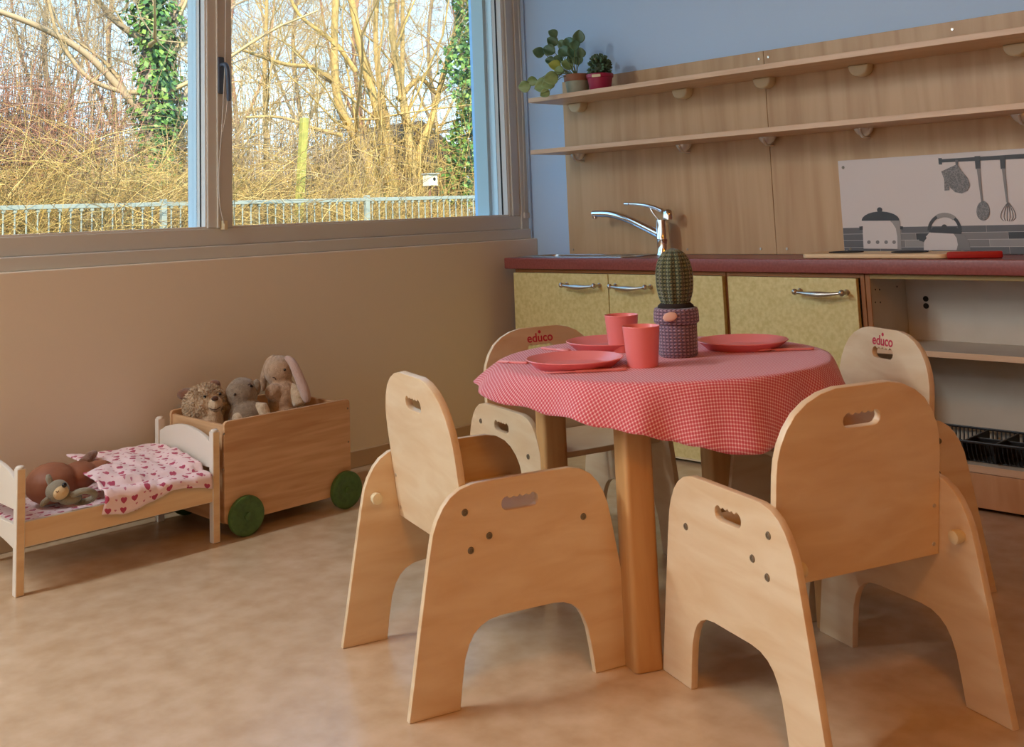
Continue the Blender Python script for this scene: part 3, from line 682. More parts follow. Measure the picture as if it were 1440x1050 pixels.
# heart printed fabric
def heart_mat(uvs_=False):
    m_=bpy.data.materials.new('heart_print'); m_.use_nodes=True; n=m_.node_tree.nodes; l=m_.node_tree.links; p=n['Principled BSDF']; p.inputs['Roughness'].default_value=.9; p.inputs['Sheen Weight'].default_value=.2
    t=n.new('ShaderNodeTexCoord'); mp=n.new('ShaderNodeMapping'); l.new(t.outputs['Object'],mp.inputs[0])
    def mth(op,a,b=None):
        q=n.new('ShaderNodeMath'); q.operation=op
        for i,v in enumerate((a,b)):
            if v is None: continue
            if isinstance(v,(int,float)): q.inputs[i].default_value=v
            else: l.new(v,q.inputs[i])
        return q.outputs[0]
    uvn=n.new('ShaderNodeUVMap') if uvs_ else None
    s=n.new('ShaderNodeSeparateXYZ'); l.new(uvn.outputs[0] if uvs_ else mp.outputs[0],s.inputs[0]); x_,y_=s.outputs[0],s.outputs[1]
    def hearts(cell,sx_,off,size):
        cb=n.new('ShaderNodeCombineXYZ'); l.new(mth('MULTIPLY',mth('ADD',y_,off),1/cell),cb.inputs[0]); l.new(mth('MULTIPLY',mth('ADD',x_,off*.7),1/cell),cb.inputs[1])
        vo=n.new('ShaderNodeTexVoronoi'); vo.voronoi_dimensions='2D'; vo.inputs['Scale'].default_value=1; vo.inputs['Randomness'].default_value=.55; l.new(cb.outputs[0],vo.inputs['Vector'])
        sb=n.new('ShaderNodeVectorMath'); sb.operation='SUBTRACT'; l.new(cb.outputs[0],sb.inputs[0]); l.new(vo.outputs['Position'],sb.inputs[1])
        q=n.new('ShaderNodeSeparateXYZ'); l.new(sb.outputs[0],q.inputs[0])
        hx=mth('DIVIDE',q.outputs[0],size); hy=mth('MULTIPLY',mth('DIVIDE',q.outputs[1],size),-1)
        # heart: x^2+(1.2y-|x|^.7)^2<1
        yy=mth('SUBTRACT',mth('MULTIPLY',hy,1.15),mth('MULTIPLY',mth('POWER',mth('ABSOLUTE',hx),.75),.65))
        d=mth('ADD',mth('MULTIPLY',hx,hx),mth('MULTIPLY',yy,yy)); return mth('LESS_THAN',d,.55),vo.outputs['Color']
    a,c1=hearts(.040,1,0,.30); b,c2=hearts(.026,1,.013,.17)
    mx=n.new('ShaderNodeMixRGB'); l.new(a,mx.inputs[0]); 
    base=n.new('ShaderNodeMixRGB'); l.new(b,base.inputs[0]); base.inputs[1].default_value=lin((246,222,226)); base.inputs[2].default_value=lin((204,130,152))
    l.new(base.outputs[0],mx.inputs[1]); mx.inputs[2].default_value=lin((186,70,104)); l.new(mx.outputs[0],p.inputs['Base Color'])
    bn=n.new('ShaderNodeBump'); nz=n.new('ShaderNodeTexNoise'); nz.inputs['Scale'].default_value=34; l.new(t.outputs['Object'],nz.inputs[0]); l.new(nz.outputs[0],bn.inputs['Height']); bn.inputs['Distance'].default_value=.004; bn.inputs['Strength'].default_value=.6; l.new(bn.outputs[0],p.inputs['Normal'])
    return m_
HM=heart_mat(); HMU=heart_mat(True)
def grid(name,fx,nu,nv,material,thick=.002,parent=None):
    vs=[fx(i/nu,j/nv) for j in range(nv+1) for i in range(nu+1)]
    fs=[(j*(nu+1)+i,j*(nu+1)+i+1,(j+1)*(nu+1)+i+1,(j+1)*(nu+1)+i) for j in range(nv) for i in range(nu)]
    o=MB().add(vs,fs).build(name,material,parent,180)
    if thick: s=o.modifiers.new('s','SOLIDIFY'); s.thickness=thick; s.offset=-1
    return o
mt=prism('doll_mattress',rrect(BX0+.026,BX1-PW-.0,BY0+.028,BY1-.028,.02),[],.034,HM,None,T(0,0,.1425),bev=.010,res=3); tag(mt,'thin doll mattress with pink heart print lying in the white bed','mattress')
# blanket: hangs over the near rail at the right, folded diagonally at the left
import mathutils
def nz(x,y,z=0,s=1): return mathutils.noise.noise(Vector((x*s,y*s,z)))
def blanket(u,v):   # u along the bed, v from wall to room
    yl=1.275-.045*v+.008*math.sin(v*9); y=yl+(1.552-yl)*u
    xx=BX0+.03+v*(.362+.012*math.sin(u*7)+.012*(1-u))   # arc length across
    edge=.424
    if xx<edge: x=xx; z=.192+.045*max(0,1-v*1.12)**.7+.010*math.sin(PI*min(1,v*1.05))+.009*nz(x,y,0,16)
    else: x=edge+.004; z=.196-(xx-edge)
    if xx>edge-.05: z0=.190; z=min(z,.197) if xx<edge else z
    z+=.005*nz(x,y,3,34)+.012*(1-u)**2*(xx<edge)
    if xx>=edge: x+=.0035*abs(nz(xx,y,7,30))+.001
    return (x,y,z)
bl=grid('doll_blanket',blanket,46,40,HMU,.004)
uvl=bl.data.uv_layers.new(name='UVMap')
for lp in bl.data.loops:
    i_,j_=lp.vertex_index%47,lp.vertex_index//47; co=bl.data.vertices[lp.vertex_index].co; uvl.data[lp.index].uv=(BX0+.03+j_/40*.44,co.y)
tag(bl,'pink doll blanket with red heart print spread over the white bed','blanket')
# ---- soft bodies
def soft(name,parts,material,parent=None,vox=.004,disp=.0,smooth=180,dscale=.02):
    mb=MB()
    for p in parts:
        if p[0]=='e': _,c,r,*rot=p; mb.ell((0,0,0),r,20,12,None) if False else mb.ell(c,r,20,12,(rot[0] if rot else None))
        else: _,path,rad=p; mb.tube(path,rad,12)
    o=mb.build(name,material,parent,smooth)
    m_=o.modifiers.new('r','REMESH'); m_.mode='VOXEL'; m_.voxel_size=vox; m_.use_smooth_shade=True
    s=o.modifiers.new('sm','SMOOTH'); s.iterations=4; s.factor=.6
    if disp:
        tx=bpy.data.textures.new('fur','CLOUDS'); tx.noise_scale=dscale; tx.noise_depth=2
        d=o.modifiers.new('d','DISPLACE'); d.texture=tx; d.strength=disp; d.mid_level=.5
    return o
def tufts(name,c,r,n,material,parent,L=.012,sel=None,w=.0022,droop=.5):
    mb=MB(); rnd=random.Random(3)
    while n>0:
        d=Vector((rnd.gauss(0,1),rnd.gauss(0,1),rnd.gauss(0,1))).normalized()
        if sel and not sel(d): continue
        n-=1; p=Vector(c)+Vector((d.x*r[0],d.y*r[1],d.z*r[2])); t=(d.cross(Vector((rnd.uniform(-1,1),rnd.uniform(-1,1),rnd.uniform(-1,1))))).normalized()
        g=(d+t*rnd.uniform(.2,.8)+Vector((0,0,-droop))).normalized(); s=g.cross(d).normalized() if g.cross(d).length>1e-4 else t
        ll=L*rnd.uniform(.6,1.3); mb.add([p-s*w,p+s*w,p+g*ll*.6+s*w*.7+d*.002,p+g*ll+d*.0005],[(0,1,2,3)])
    o=mb.build(name,material,parent); o['kind']='stuff'; return o
F_cream=mat('cream_plush',(226,206,176),.95,noise=((198,174,140),70,6,.35,.7),bump=(260,1,.004),sheen=.5)
F_grey=mat('grey_brown_plush',(158,140,118),.95,noise=((132,114,94),90,6,.35,.7),bump=(300,1,.004),sheen=.5)
F_bunny=mat('beige_plush',(206,178,150),.95,noise=((176,146,118),80,6,.35,.7),bump=(300,1,.004),sheen=.5)
F_pink=mat('dusty_pink_plush',(200,172,160),.95,bump=(300,.8,.003),sheen=.5)
F_brown=mat('brown_plush',(140,96,72),.95,noise=((110,74,56),60,6,.35,.7),bump=(260,.8,.003),sheen=.5)
EYE=mat('eye',(16,12,10),.2); NOSE=mat('stitched_nose',(88,62,50),.8)
def eye(p,r,parent,name='eye'): o=MB().ell((0,0,0),(r,r,r),12,8).build(name,EYE,parent,180); o.location=p; return o
# trolley
TX0,TX1,TY0,TY1,TZ0,TZ1=.085,.421,1.600,2.038,.043,.331
tr=empty('toy_trolley',(0,0,0)); tag(tr,'wooden toy trolley with green wheels, full of soft toys','trolley')
Sd=Matrix(((0,0,1,0),(1,0,0,0),(0,1,0,0),(0,0,0,1)))
for x in (TX1-.006,TX0+.006):
    o=prism('side_board',rrect(TY0-.003,TY1+.003,TZ0,TZ1,.012),[],.012,M['trolleywood'],tr,T(x,0,0)@Sd,bev=.0015)
    if x>.2:
        for q in ((315,610),(313.5,660),(489,574),(490,621)):
            p=at(*q,0,TX1); MB().lathe([(0,.0006),(.0028,.0006),(.0032,0)],10,T(TX1,p.y,p.z)@RY(R(90)),cap=False).build('nail',M['screw'],o)
for y in (TY0,TY1-.012): bx('end_board',TX0+.012,TX1-.012,y,y+.012,TZ0,TZ1-.012,M['trolleywood'],tr,.0015)
bx('bottom_board',TX0+.012,TX1-.012,TY0+.012,TY1-.012,TZ0+.01,TZ0+.02,M['trolleywood'],tr,.001)
for y in (1.660,2.014):
    for x,s in ((TX1+.0012,1),(TX0-.0012,-1)):
        mm=T(x,y,.0575)@RY(R(90*s))
        w=MB().lathe([(0,0),(.052,0),(.0565,.003),(.057,.010),(.0555,.0165),(.051,.019),(.038,.0185),(.036,.0175),(.012,.0178),(.0,.018)],48,mm,cap=False).build('wheel',M['green'],tr,40)
        MB().lathe([(.011,.0178),(.0105,.0215),(.006,.0235),(0,.024)],20,mm,cap=False).build('hub_cap',M['green'],w,50)
    MB().tube([(TX0+.002,y,.0575),(TX1-.002,y,.0575)],.005,8).build('axle',M['steel'],tr,60)
# lion-like bear
X=.155
c0=at(288,568,0,X); lb=empty('plush_bear',c0); tag(lb,'shaggy cream plush bear peering over the left end of the trolley','soft toy')
toC=(Vector(CAM)-c0).normalized(); rt=Vector((0,0,1)).cross(toC).normalized(); upv=toC.cross(rt)
def loc(a,b2,c2=0): return rt*a+upv*b2+toC*c2    # right, up, towards room
soft('body',[('e',(0,0,0),(.058,.062,.058)),('e',loc(.012,-.06,.01),(.05,.045,.07)),('e',loc(.02,-.12,.02),(.05,.045,.06))],F_cream,lb,.004,.006)
mz=soft('muzzle',[('e',loc(.030,-.004,.040),(.026,.026,.024))],F_cream,lb,.003,.002)
o=MB().ell((0,0,0),(.008,.012,.007),12,8).build('nose',NOSE,lb,180); o.location=loc(.030,.014,.066)
eye(loc(.000,.022,.054),.0046,lb); eye(loc(.046,.026,.044),.0046,lb)
MB().tube([loc(.012,-.012,.060),loc(.022,-.018,.065),loc(.034,-.019,.066),loc(.046,-.012,.060)],.0013,5).build('mouth',NOSE,lb,180)
soft('ear',[('e',loc(-.055,.035,-.02),(.028,.03,.018),)],F_brown,lb,.004,.002); soft('ear',[('e',loc(.03,.055,-.035),(.02,.02,.018))],F_brown,lb,.004,.002)
tufts('fur',(0,0,0),(.060,.064,.060),3200,F_cream,lb,.0075,lambda d:not (d.dot(rt)*.45+d.dot(toC)*.9>.86),.0024)
# grey toy
c0=at(340,553,0,.20); g=empty('plush_elephant',c0); tag(g,'grey-brown plush toy with round head, middle of the three in the trolley','soft toy')
soft('body',[('e',(0,0,0),(.052,.052,.050)),('e',loc(.015,-.075,.01),(.055,.06,.06)),('e',loc(.0,-.13,.01),(.05,.055,.05))],F_grey,g,.004,.003)
for a,b2,c2,rr in ((-.015,-.075,.05,.020),(.062,-.052,.04,.022)): soft('arm',[('t',[loc(a*.3+.01,-.045,.02),loc(a,b2,c2),loc(a+.01,b2-.03,c2+.01)],[rr*.8,rr,rr*.8])],F_cream,g,.004,.002)
eye(loc(-.022,-.002,.047),.0042,g); eye(loc(.028,.020,.042),.0042,g)
MB().tube([loc(.018,.024,.047),loc(.026,.026,.044),loc(.034,.016,.042)],.002,5).build('brow',NOSE,g,180)
soft('ear',[('e',loc(.045,.015,.012),(.016,.014,.026))],F_grey,g,.003,.002)
# bunny
c0=at(392,521,0,.20); bn_=empty('plush_rabbit',c0); tag(bn_,'beige plush rabbit with one long ear hanging over the trolley side','soft toy')
soft('body',[('e',(0,0,0),(.046,.048,.050)),('e',loc(.012,-.085,0),(.045,.05,.065)),('e',loc(.012,-.15,0),(.045,.05,.06)),('e',loc(-.02,-.066,.035),(.022,.03,.028))],F_bunny,bn_,.004,.003)
soft('arm',[('t',[loc(.035,-.055,.01),loc(.055,-.08,.03),loc(.06,-.115,.04)],[.020,.024,.020])],F_cream,bn_,.004,.003)
soft('ear',[('t',smooth_line([loc(.022,.040,.02),loc(.042,.020,.035),loc(.062,-.030,.045),(loc(.080,-.085,.055)),loc(.084,-.108,.056)],4),[.008,.010,.012,.013,.014,.015,.0155,.016,.016,.017,.017,.017,.016,.015,.013,.011,.007])],F_pink,bn_,.003,.002)
soft('ear',[('t',smooth_line([loc(-.01,.046,-.01),loc(-.03,.03,-.03),loc(-.045,-.02,-.045),loc(-.05,-.06,-.05)],4),[.008,.010,.011,.012,.012,.013,.013,.014,.014,.013,.012,.010,.007])],F_bunny,bn_,.003,.002)
eye(loc(.016,.000,.047),.0042,bn_); MB().tube([loc(-.022,-.020,.040),loc(-.016,-.022,.043),loc(-.012,-.028,.040)],.0016,5).build('mouth',NOSE,bn_,180)
# doll / brown toy lying in the bed
c0=at(72,676,0,.24); dl=empty('lying_brown_toy',(c0.x,c0.y,c0.z)); tag(dl,'smooth brown soft toy lying at the head of the doll bed','soft toy')
FS=mat('brown_skin_plush',(158,104,76),.6,noise=((140,88,62),20,4,.4,.7))
soft('body',[('e',(0,0,-.006),(.07,.068,.054)),('e',(.0,.075,.0),(.05,.05,.038)),('e',(-.01,.13,0),(.04,.05,.028))],FS,dl,.004,.001)
soft('leg',[('t',[(-.03,.10,.02),(-.05,.13,.035),(-.07,.15,.038)],[.018,.014,.010])],F_brown,dl,.003,.002)
soft('pillow_scrap',[('e',(.03,.135,-.006),(.03,.025,.022))],F_cream,dl,.004,.004)
# small monkey with a ring
c0=at(81,690,0,.375); mk=empty('plush_mouse',c0); tag(mk,'little grey plush animal with pale face and ring, lying on the doll bed','soft toy')
G2=mat('grey_knit',(150,146,128),.95,bump=(380,1,.003),sheen=.3); FC=mat('pale_knit',(222,196,150),.9,bump=(420,1,.002))
toC=(Vector(CAM)-c0).normalized(); rt=Vector((0,0,1)).cross(toC).normalized(); upv=toC.cross(rt)
soft('head',[('e',(0,0,0),(.030,.030,.028))],G2,mk,.003,.001)
soft('face',[('e',loc(.006,-.004,.014),(.0215,.0215,.019))],FC,mk,.0025,.0)
o=MB().ell((0,0,0),(.0065,.0065,.0065),12,8).build('nose',EYE,mk,180); o.location=loc(.016,.012,.030)
MB().tube([loc(-.004,.000,.033),loc(-.001,-.004,.034),loc(.003,.000,.034)],.0011,5).build('closed_eye',NOSE,mk,180)
soft('ear',[('t',[loc(-.016,.018,0),loc(-.022,.034,0),loc(-.024,.044,-.002)],[.008,.0085,.005])],G2,mk,.0025,.0); soft('ear',[('t',[loc(-.022,-.016,.006),loc(-.034,-.026,.01),loc(-.040,-.034,.01)],[.008,.0085,.005])],G2,mk,.0025,.0)
rc=loc(.062,-.022,-.004)
MB().tube([rc+rt*.028*math.cos(2*PI*k/20)+Vector((0,0,1))*.014*math.sin(2*PI*k/20)+toC*.024*math.sin(2*PI*k/20) for k in range(21)],.0085,10,cap=False).build('ring',G2,mk,180)
soft('body',[('e',loc(.03,-.022,-.012),(.03,.03,.016))],G2,mk,.003,.001)

# ================================================================ PLANTS ON THE SHELF
ZS=1.3712
def leafmesh(name,L,Wd,cup,mat_,parent,M4,n=5,seg=9):
    vs=[];fs=[]
    for i in range(seg+1):
        t_=i/seg; w=Wd*math.sin(PI*min(.999,max(.02,t_**.85)))**.7
        for j in range(n):
            s=(j/(n-1)-.5); vs.append((s*w,t_*L,cup*(s*2)**2*w-.25*L*t_*t_*.5))
    for i in range(seg):
        for j in range(n-1): a=i*n+j; fs.append((a,a+1,a+n+1,a+n))
    o=MB().add(vs,fs,M4).build(name,mat_,parent,180); s=o.modifiers.new('s','SOLIDIFY'); s.thickness=.0009; return o
LG=mat('leaf_dark',(70,104,78),.35,noise=((104,140,104),18,4,.4,.65)); LL=mat('leaf_light',(150,176,118),.4,noise=((104,140,84),16,3,.4,.7)); LY=mat('leaf_yellow',(176,190,92),.4)
pp=empty('peperomia_plant',(.424,3.205,ZS)); tag(pp,'bushy plant with round leaves in a pale green pot, left on the upper shelf','plant')
po=MB().lathe([(0,0),(.040,0),(.043,.003),(.050,.05),(.0505,.052)],36,cap=False).build('pot',mat('sage_pot',(150,160,140),.5,noise=((168,174,156),20,3,.4,.7)),pp,40)
MB().lathe([(.0505,.052),(.054,.053),(.056,.078),(.055,.080),(.050,.078),(.048,.060)],36,cap=False).build('pot_rim',mat('terracotta',(150,104,78),.7),po,40)
MB().lathe([(0,.068),(.05,.066)],24,cap=False).build('soil',mat('soil',(50,38,30),.95,bump=(200,1,.004)),pp)
lv_=[(225,130,36,0),(222,182,42,0),(130,255,42,0),(200,240,46,0),(298,250,46,0),(402,150,46,0),(330,190,46,0),(362,250,46,0),(322,338,44,1),(238,345,44,2),(88,490,44,1),(170,482,56,1),(240,432,50,1),(205,312,34,0),(412,258,36,0),(392,300,40,0),(190,532,34,1),(262,300,34,0),(350,300,36,0),(120,450,36,1),(215,470,46,1),(290,200,36,0),(375,205,40,0),(268,380,36,1)]
rn=random.Random(5); stems=MB()
for X,Y,s,k in lv_:
    low=Y>400; yy=(3.10 if low else 3.19)+rn.uniform(-.02,.02)
    p=at(730+X/4.77,20+Y/4.77,1,yy); L=s*2/4.77*.00215*1.35
    if low: p.y=3.075+rn.uniform(-.012,.01)
    base=Vector((.424,3.205,ZS+.075)); d=p-base; 
    ax=Vector((d.x,d.y*.3-.3*abs(d.x)-.02,d.z*.6)).normalized() if d.length>1e-4 else Vector((0,0,1))
    nrm=(Vector(CAM)-p).normalized()+Vector((rn.uniform(-.35,.35),rn.uniform(-.2,.2),rn.uniform(-.1,.45))); yv=(ax-nrm*ax.dot(nrm)/nrm.length_squared).normalized(); nrm.normalize(); xv=yv.cross(nrm)
    mm=Matrix(((xv.x,yv.x,nrm.x,p.x-pp.location.x-yv.x*L/2),(xv.y,yv.y,nrm.y,p.y-pp.location.y-yv.y*L/2),(xv.z,yv.z,nrm.z,p.z-pp.location.z-yv.z*L/2),(0,0,0,1)))
    leafmesh('leaf',L,L*.92,.25,(LG,LL,LY)[k],pp,mm)
    q=p-pp.location-yv*L/2; b0=Vector((0,0,.066)); mid=(q+b0)/2+Vector((0,-.01,.03 if low else .0))
    stems.tube(smooth_line([b0,mid,q],4),.0014,5)
stems.build('stems',mat('stem_green',(110,120,70),.5),pp,180)
sc_=empty('succulent_plant',(.545,3.205,ZS)); tag(sc_,'small dark green succulent in a raspberry pot beside the leafy plant','plant')
MB().lathe([(0,0),(.040,0),(.043,.004),(.050,.052),(.054,.054),(.055,.066),(.053,.068),(.048,.066),(.046,.055)],40,cap=False).build('pot',mat('raspberry_pot',(160,36,74),.35),sc_,40)
b_=MB(); rr=random.Random(9)
MB().ell((0,0,.090),(.040,.036,.042),16,10).build('crown',mat('succulent_core',(44,66,46),.6,bump=(120,1,.004)),sc_,180)
for k in range(150):
    d=Vector((rr.gauss(0,1),rr.gauss(0,1),rr.gauss(0,1)+.3)).normalized(); p=Vector((d.x*.043,d.y*.038,.094+d.z*.048)); 
    if p.z<.066: continue
    b_.ell(p,(.0055,.0055,.012),8,5,d.to_track_quat('Z','Y').to_matrix().to_4x4())
o=b_.build('leaf_rosette',mat('succulent_leaf',(84,116,84),.45,noise=((60,88,66),60,2,.4,.6)),sc_,180); o['kind']='stuff'
for k in range(7):
    a=k*.9; MB().ell((0,0,0),(.004,.004,.004),8,6).build('bud',mat('pink_bud',(200,130,130),.6),sc_,180).location=(.020*math.cos(a),.020*math.sin(a),.131+.004*math.sin(k*2))
q=bx('name_plate',-.018,.018,-.0005,.0012,-.0055,.0055,M['cream'],sc_,.0008); q.location=(.023,-.0495,.057); q.rotation_euler=(0,0,R(24))
# ================================================================ OUTDOORS
GZ=-.05
gm=mat('outdoor_ground',(120,112,66),.95,noise=((84,92,46),3,8,.35,.65))
g=bx('ground',-60,-.25,-30,45,GZ-.3,GZ,gm,None,0); tag(g,kind='structure')
class TM:   # fast many-tube mesh
    def __init__(s): s.V=[];s.F=[];s.n=0
    def tube(s,P,R_,sides=3):
        P=np.asarray(P,float); n=len(P); t=np.gradient(P,axis=0); t/=np.linalg.norm(t,axis=1)[:,None]+1e-9
        a=np.cross(t,[.31,.17,.93]); a/=np.linalg.norm(a,axis=1)[:,None]+1e-9; b=np.cross(t,a); R_=np.broadcast_to(R_,(n,))
        ang=np.arange(sides)*2*PI/sides
        V=P[:,None,:]+(a[:,None,:]*np.cos(ang)[None,:,None]+b[:,None,:]*np.sin(ang)[None,:,None])*R_[:,None,None]
        s.V.append(V.reshape(-1,3)); i=np.arange(n-1)[:,None]*sides; k=np.arange(sides)[None,:]; k2=(k+1)%sides
        F=np.stack([i+k,i+k2,i+sides+k2,i+sides+k],-1).reshape(-1,4)+s.n; s.F.append(F); s.n+=n*sides
    def leaf(s,p,n_,sz,rg):
        a=np.cross(n_,[.3,.5,.8]); a/=np.linalg.norm(a)+1e-9; b=np.cross(n_,a); th=rg.uniform(0,6.28); c,s2=math.cos(th),math.sin(th); a,b=a*c+b*s2,-a*s2+b*c
        s.V.append(np.array([p-a*sz,p-b*sz*.75+n_*sz*.15,p+a*sz,p+b*sz*.75+n_*sz*.15])); s.F.append(np.array([[0,1,2,3]])+s.n); s.n+=4
    def build(s,name,material,parent=None):
        V=np.concatenate(s.V); F=np.concatenate(s.F); me=bpy.data.meshes.new(name)
        me.vertices.add(len(V)); me.vertices.foreach_set('co',V.ravel()); me.loops.add(F.size); me.loops.foreach_set('vertex_index',F.ravel().astype(np.int32))
        me.polygons.add(len(F)); me.polygons.foreach_set('loop_start',np.arange(0,F.size,4,dtype=np.int32)); 
        me.update(calc_edges=True); me.validate(); return link(name,me,material,parent)
def varied(name,cols,rough=.8):
    m_=bpy.data.materials.new(name); m_.use_nodes=True; n=m_.node_tree.nodes; l=m_.node_tree.links; p=n['Principled BSDF']; p.inputs['Roughness'].default_value=rough
    g=n.new('ShaderNodeNewGeometry'); cr=n.new('ShaderNodeValToRGB'); l.new(g.outputs['Random Per Island'],cr.inputs[0]); e=cr.color_ramp.elements
    e[0].color=lin(cols[0]); e[1].color=lin(cols[-1])
    for i,c in enumerate(cols[1:-1]): x=e.new((i+1)/(len(cols)-1)); x.color=lin(c)
    l.new(cr.outputs[0],p.inputs['Base Color']); return m_
V_gold=varied('sun_gold_twigs',[(222,184,110),(84,76,42),(150,116,60),(226,196,124),(120,92,52),(196,160,84),(134,122,60)])  # low sun's gold and dark gaps between stems put into the colours
V_red=varied('reddish_twigs',[(176,120,92),(128,86,70),(196,146,110),(150,124,104),(110,80,66)])
V_grey=varied('grey_twigs',[(168,146,112),(120,104,88),(196,168,118),(140,122,92)])
V_bark=varied('golden_bark',[(196,168,98),(170,140,84),(186,160,104)])  # golden tones, picked at random per branch
V_ivy=varied('ivy_leaves',[(52,92,40),(96,138,56),(40,70,34),(130,160,70),(66,104,48)],.45)
V_olive=varied('olive_leaves',[(110,118,56),(74,88,40),(140,138,70),(92,98,48)],.6)
def arch_twig(rg,base,L,lean,droop,n=8,wob=.06):
    t=np.linspace(0,1,n); a=rg.uniform(0,2*PI); d=np.array([math.cos(a),math.sin(a),0])
    P=base+np.outer(t*L*lean,d)+np.outer(t*L*(1-.3*lean)-droop*L*t**2.2,[0,0,1])
    P+=np.cumsum(rg.normal(0,wob*L/n,(n,3)),axis=0)*np.linspace(0,1,n)[:,None]; return P
def thicket(name,label,y0,y1,x0,x1,n,h,material,seed,lean=(.1,.9),droop=(.1,.7),r=.008,cat='shrub'):
    rg=np.random.default_rng(seed); m_=TM()
    for i in range(n):
        b=np.array([rg.uniform(x0,x1),rg.uniform(y0,y1),GZ]); L=rg.uniform(.5,1)*h
        P=arch_twig(rg,b,L,rg.uniform(*lean),rg.uniform(*droop)); rr=r*rg.uniform(.5,1.2)
        m_.tube(P,np.linspace(rr,rr*.35,len(P)))
        for k in range(rg.integers(3,7)):
            j=rg.integers(2,len(P)-1); q=P[j]; d=rg.normal(0,1,3)*[1,1,.6]+[0,0,.35]; d/=np.linalg.norm(d); l2=L*rg.uniform(.15,.4)
            t=np.linspace(0,1,5)[:,None]; Q=q+d*t*l2+np.array([0,0,-.25*l2])*t**2+np.cumsum(rg.normal(0,.02*l2,(5,3)),axis=0); m_.tube(Q,np.linspace(rr*.6,rr*.25,5))
    o=m_.build(name,material); tag(o,label,cat,kind='stuff'); return o
def undergrowth(name,label,y0,y1,x0,x1,n,h,material,seed,sz=.04):
    rg=np.random.default_rng(seed); m_=TM()
    for i in range(n):
        y=rg.uniform(y0,y1); hh=h*(.7+.35*math.sin(y*1.7+seed)+.2*math.sin(y*4.1)); p=np.array([rg.uniform(x0,x1),y,GZ+hh*rg.uniform(0,1)**.8]); nn=rg.normal(0,1,3); nn/=np.linalg.norm(nn); m_.leaf(p,nn,sz*rg.uniform(.5,1.3),rg)
    o=m_.build(name,material); tag(o,label,'shrub',kind='stuff'); return o
# bramble in front of the trees, just behind the fence
thicket('bramble_thicket','golden bramble stems behind the left part of the fence',2.4,6.6,-10.6,-8.0,2300,3.3,V_gold,1,r=.0065)
thicket('bramble_thicket','golden bramble stems behind the fence, seen right of the window mullion',6.6,9.4,-10.8,-8.0,1600,2.7,V_gold,2,r=.0065)
thicket('bramble_thicket','tan and rust bramble stems below the bird box',9.4,13.8,-11.4,-8.0,1400,2.1,V_gold,3,r=.0065)
thicket('dogwood_shrub','reddish upright twigs filling the left window pane',2.8,6.2,-13,-10.6,900,4.0,V_red,4,lean=(.05,.35),droop=(0,.15),r=.010)
thicket('dogwood_shrub','brown upright twigs right of the ivy trunk, behind the bramble',6.3,11.0,-13.5,-11,800,3.4,V_grey,5,lean=(.05,.4),droop=(0,.2),r=.010)
thicket('willow_shrub','thin yellow-brown twigs in front of the right ivy bush',11.0,16.0,-14,-11.0,360,4.2,V_gold,6,lean=(.05,.35),droop=(0,.15),r=.010)
thicket('rust_bramble','low orange-brown bramble left of the bird box',9.0,11.6,-10.2,-8.6,420,1.25,varied('rust_twigs',[(206,140,84),(170,104,64),(220,164,100),(140,92,58)]),7,lean=(.5,1.0),droop=(.4,.9))
undergrowth('hedge_undergrowth','dark olive undergrowth behind the left bramble',1.5,7.4,-12.5,-10.4,9000,1.7,V_olive,8)
undergrowth('hedge_undergrowth','dark olive undergrowth behind the right bramble',7.4,18,-13.5,-11.0,12000,1.35,V_olive,9)
thicket('sapling_clump','tall thin grey-brown saplings rising behind the left bramble',2.6,7.0,-14.5,-12.0,420,6.2,V_grey,51,lean=(.03,.22),droop=(0,.08),r=.011)
thicket('sapling_clump','tall thin golden saplings rising behind the right bramble',7.4,13.0,-15.0,-12.5,420,5.6,varied('pale_gold_twigs',[(214,186,120),(150,126,74),(232,206,150)]),52,lean=(.03,.25),droop=(0,.1),r=.011)
# branching trees
def tree(name,label,base,tips,r0,material,seed,levels=3,kids=7,parent_leaf=None,spread=.75,twig=1.0,drop=.02):
    """base point, explicit leader polylines, then procedural side branches"""
    rg=np.random.default_rng(seed); root=empty(name,base); tag(root,label,'tree'); b0=np.array(base)
    big=TM(); sm=TM()
    def grow(P,r,lev):
        n=len(P); L=np.sum(np.linalg.norm(np.diff(P,axis=0),axis=1))
        for k in range(int(kids*(1.4 if lev==0 else 1))):
            t=rg.uniform(.22,1); j=min(int(t*(n-1)),n-2); q=P[j]+(P[j+1]-P[j])*rg.uniform(); dr=P[j+1]-P[j]; dr/=np.linalg.norm(dr)+1e-9
            d=dr*rg.uniform(.3,.8)+rg.normal(0,spread,3)*[.8,1,.7]+[0,0,.28]; d/=np.linalg.norm(d)
            l2=L*rg.uniform(.3,.6)*(1.15-t*.6)*twig; m_=7; tt=np.linspace(0,1,m_)[:,None]
            Q=q+d*tt*l2+np.cumsum(rg.normal(0,.045*l2,(m_,3)),axis=0)*tt+np.array([0,0,.12*l2])*tt**2; r2_=r*rg.uniform(.2,.36)*(1.1-.5*t)
            (big if lev==0 else sm).tube(Q-b0,np.linspace(r2_,r2_*.3,m_),4 if lev==0 else 3)
            if lev+1<levels: grow(Q,max(r2_,.009),lev+1)
    for ps,r in tips:
        P=np.array([list(v) for v in smooth_line(ps,4)]); big.tube(P-b0,np.linspace(r,r*.5,len(P)),8); grow(P,r,0)
    big.build('trunk_and_boughs',material,root); o=sm.build('twigs',material,root); o['kind']='stuff'; return root
def S(pts,X): return [at(px,py,0,X) for px,py in pts]
def W_(pts,X,dx=0): return [at(px,py,0,X+dx*i) for i,(px,py) in enumerate(pts)]
X=-11.5
ivb=at(217,330,0,X); 
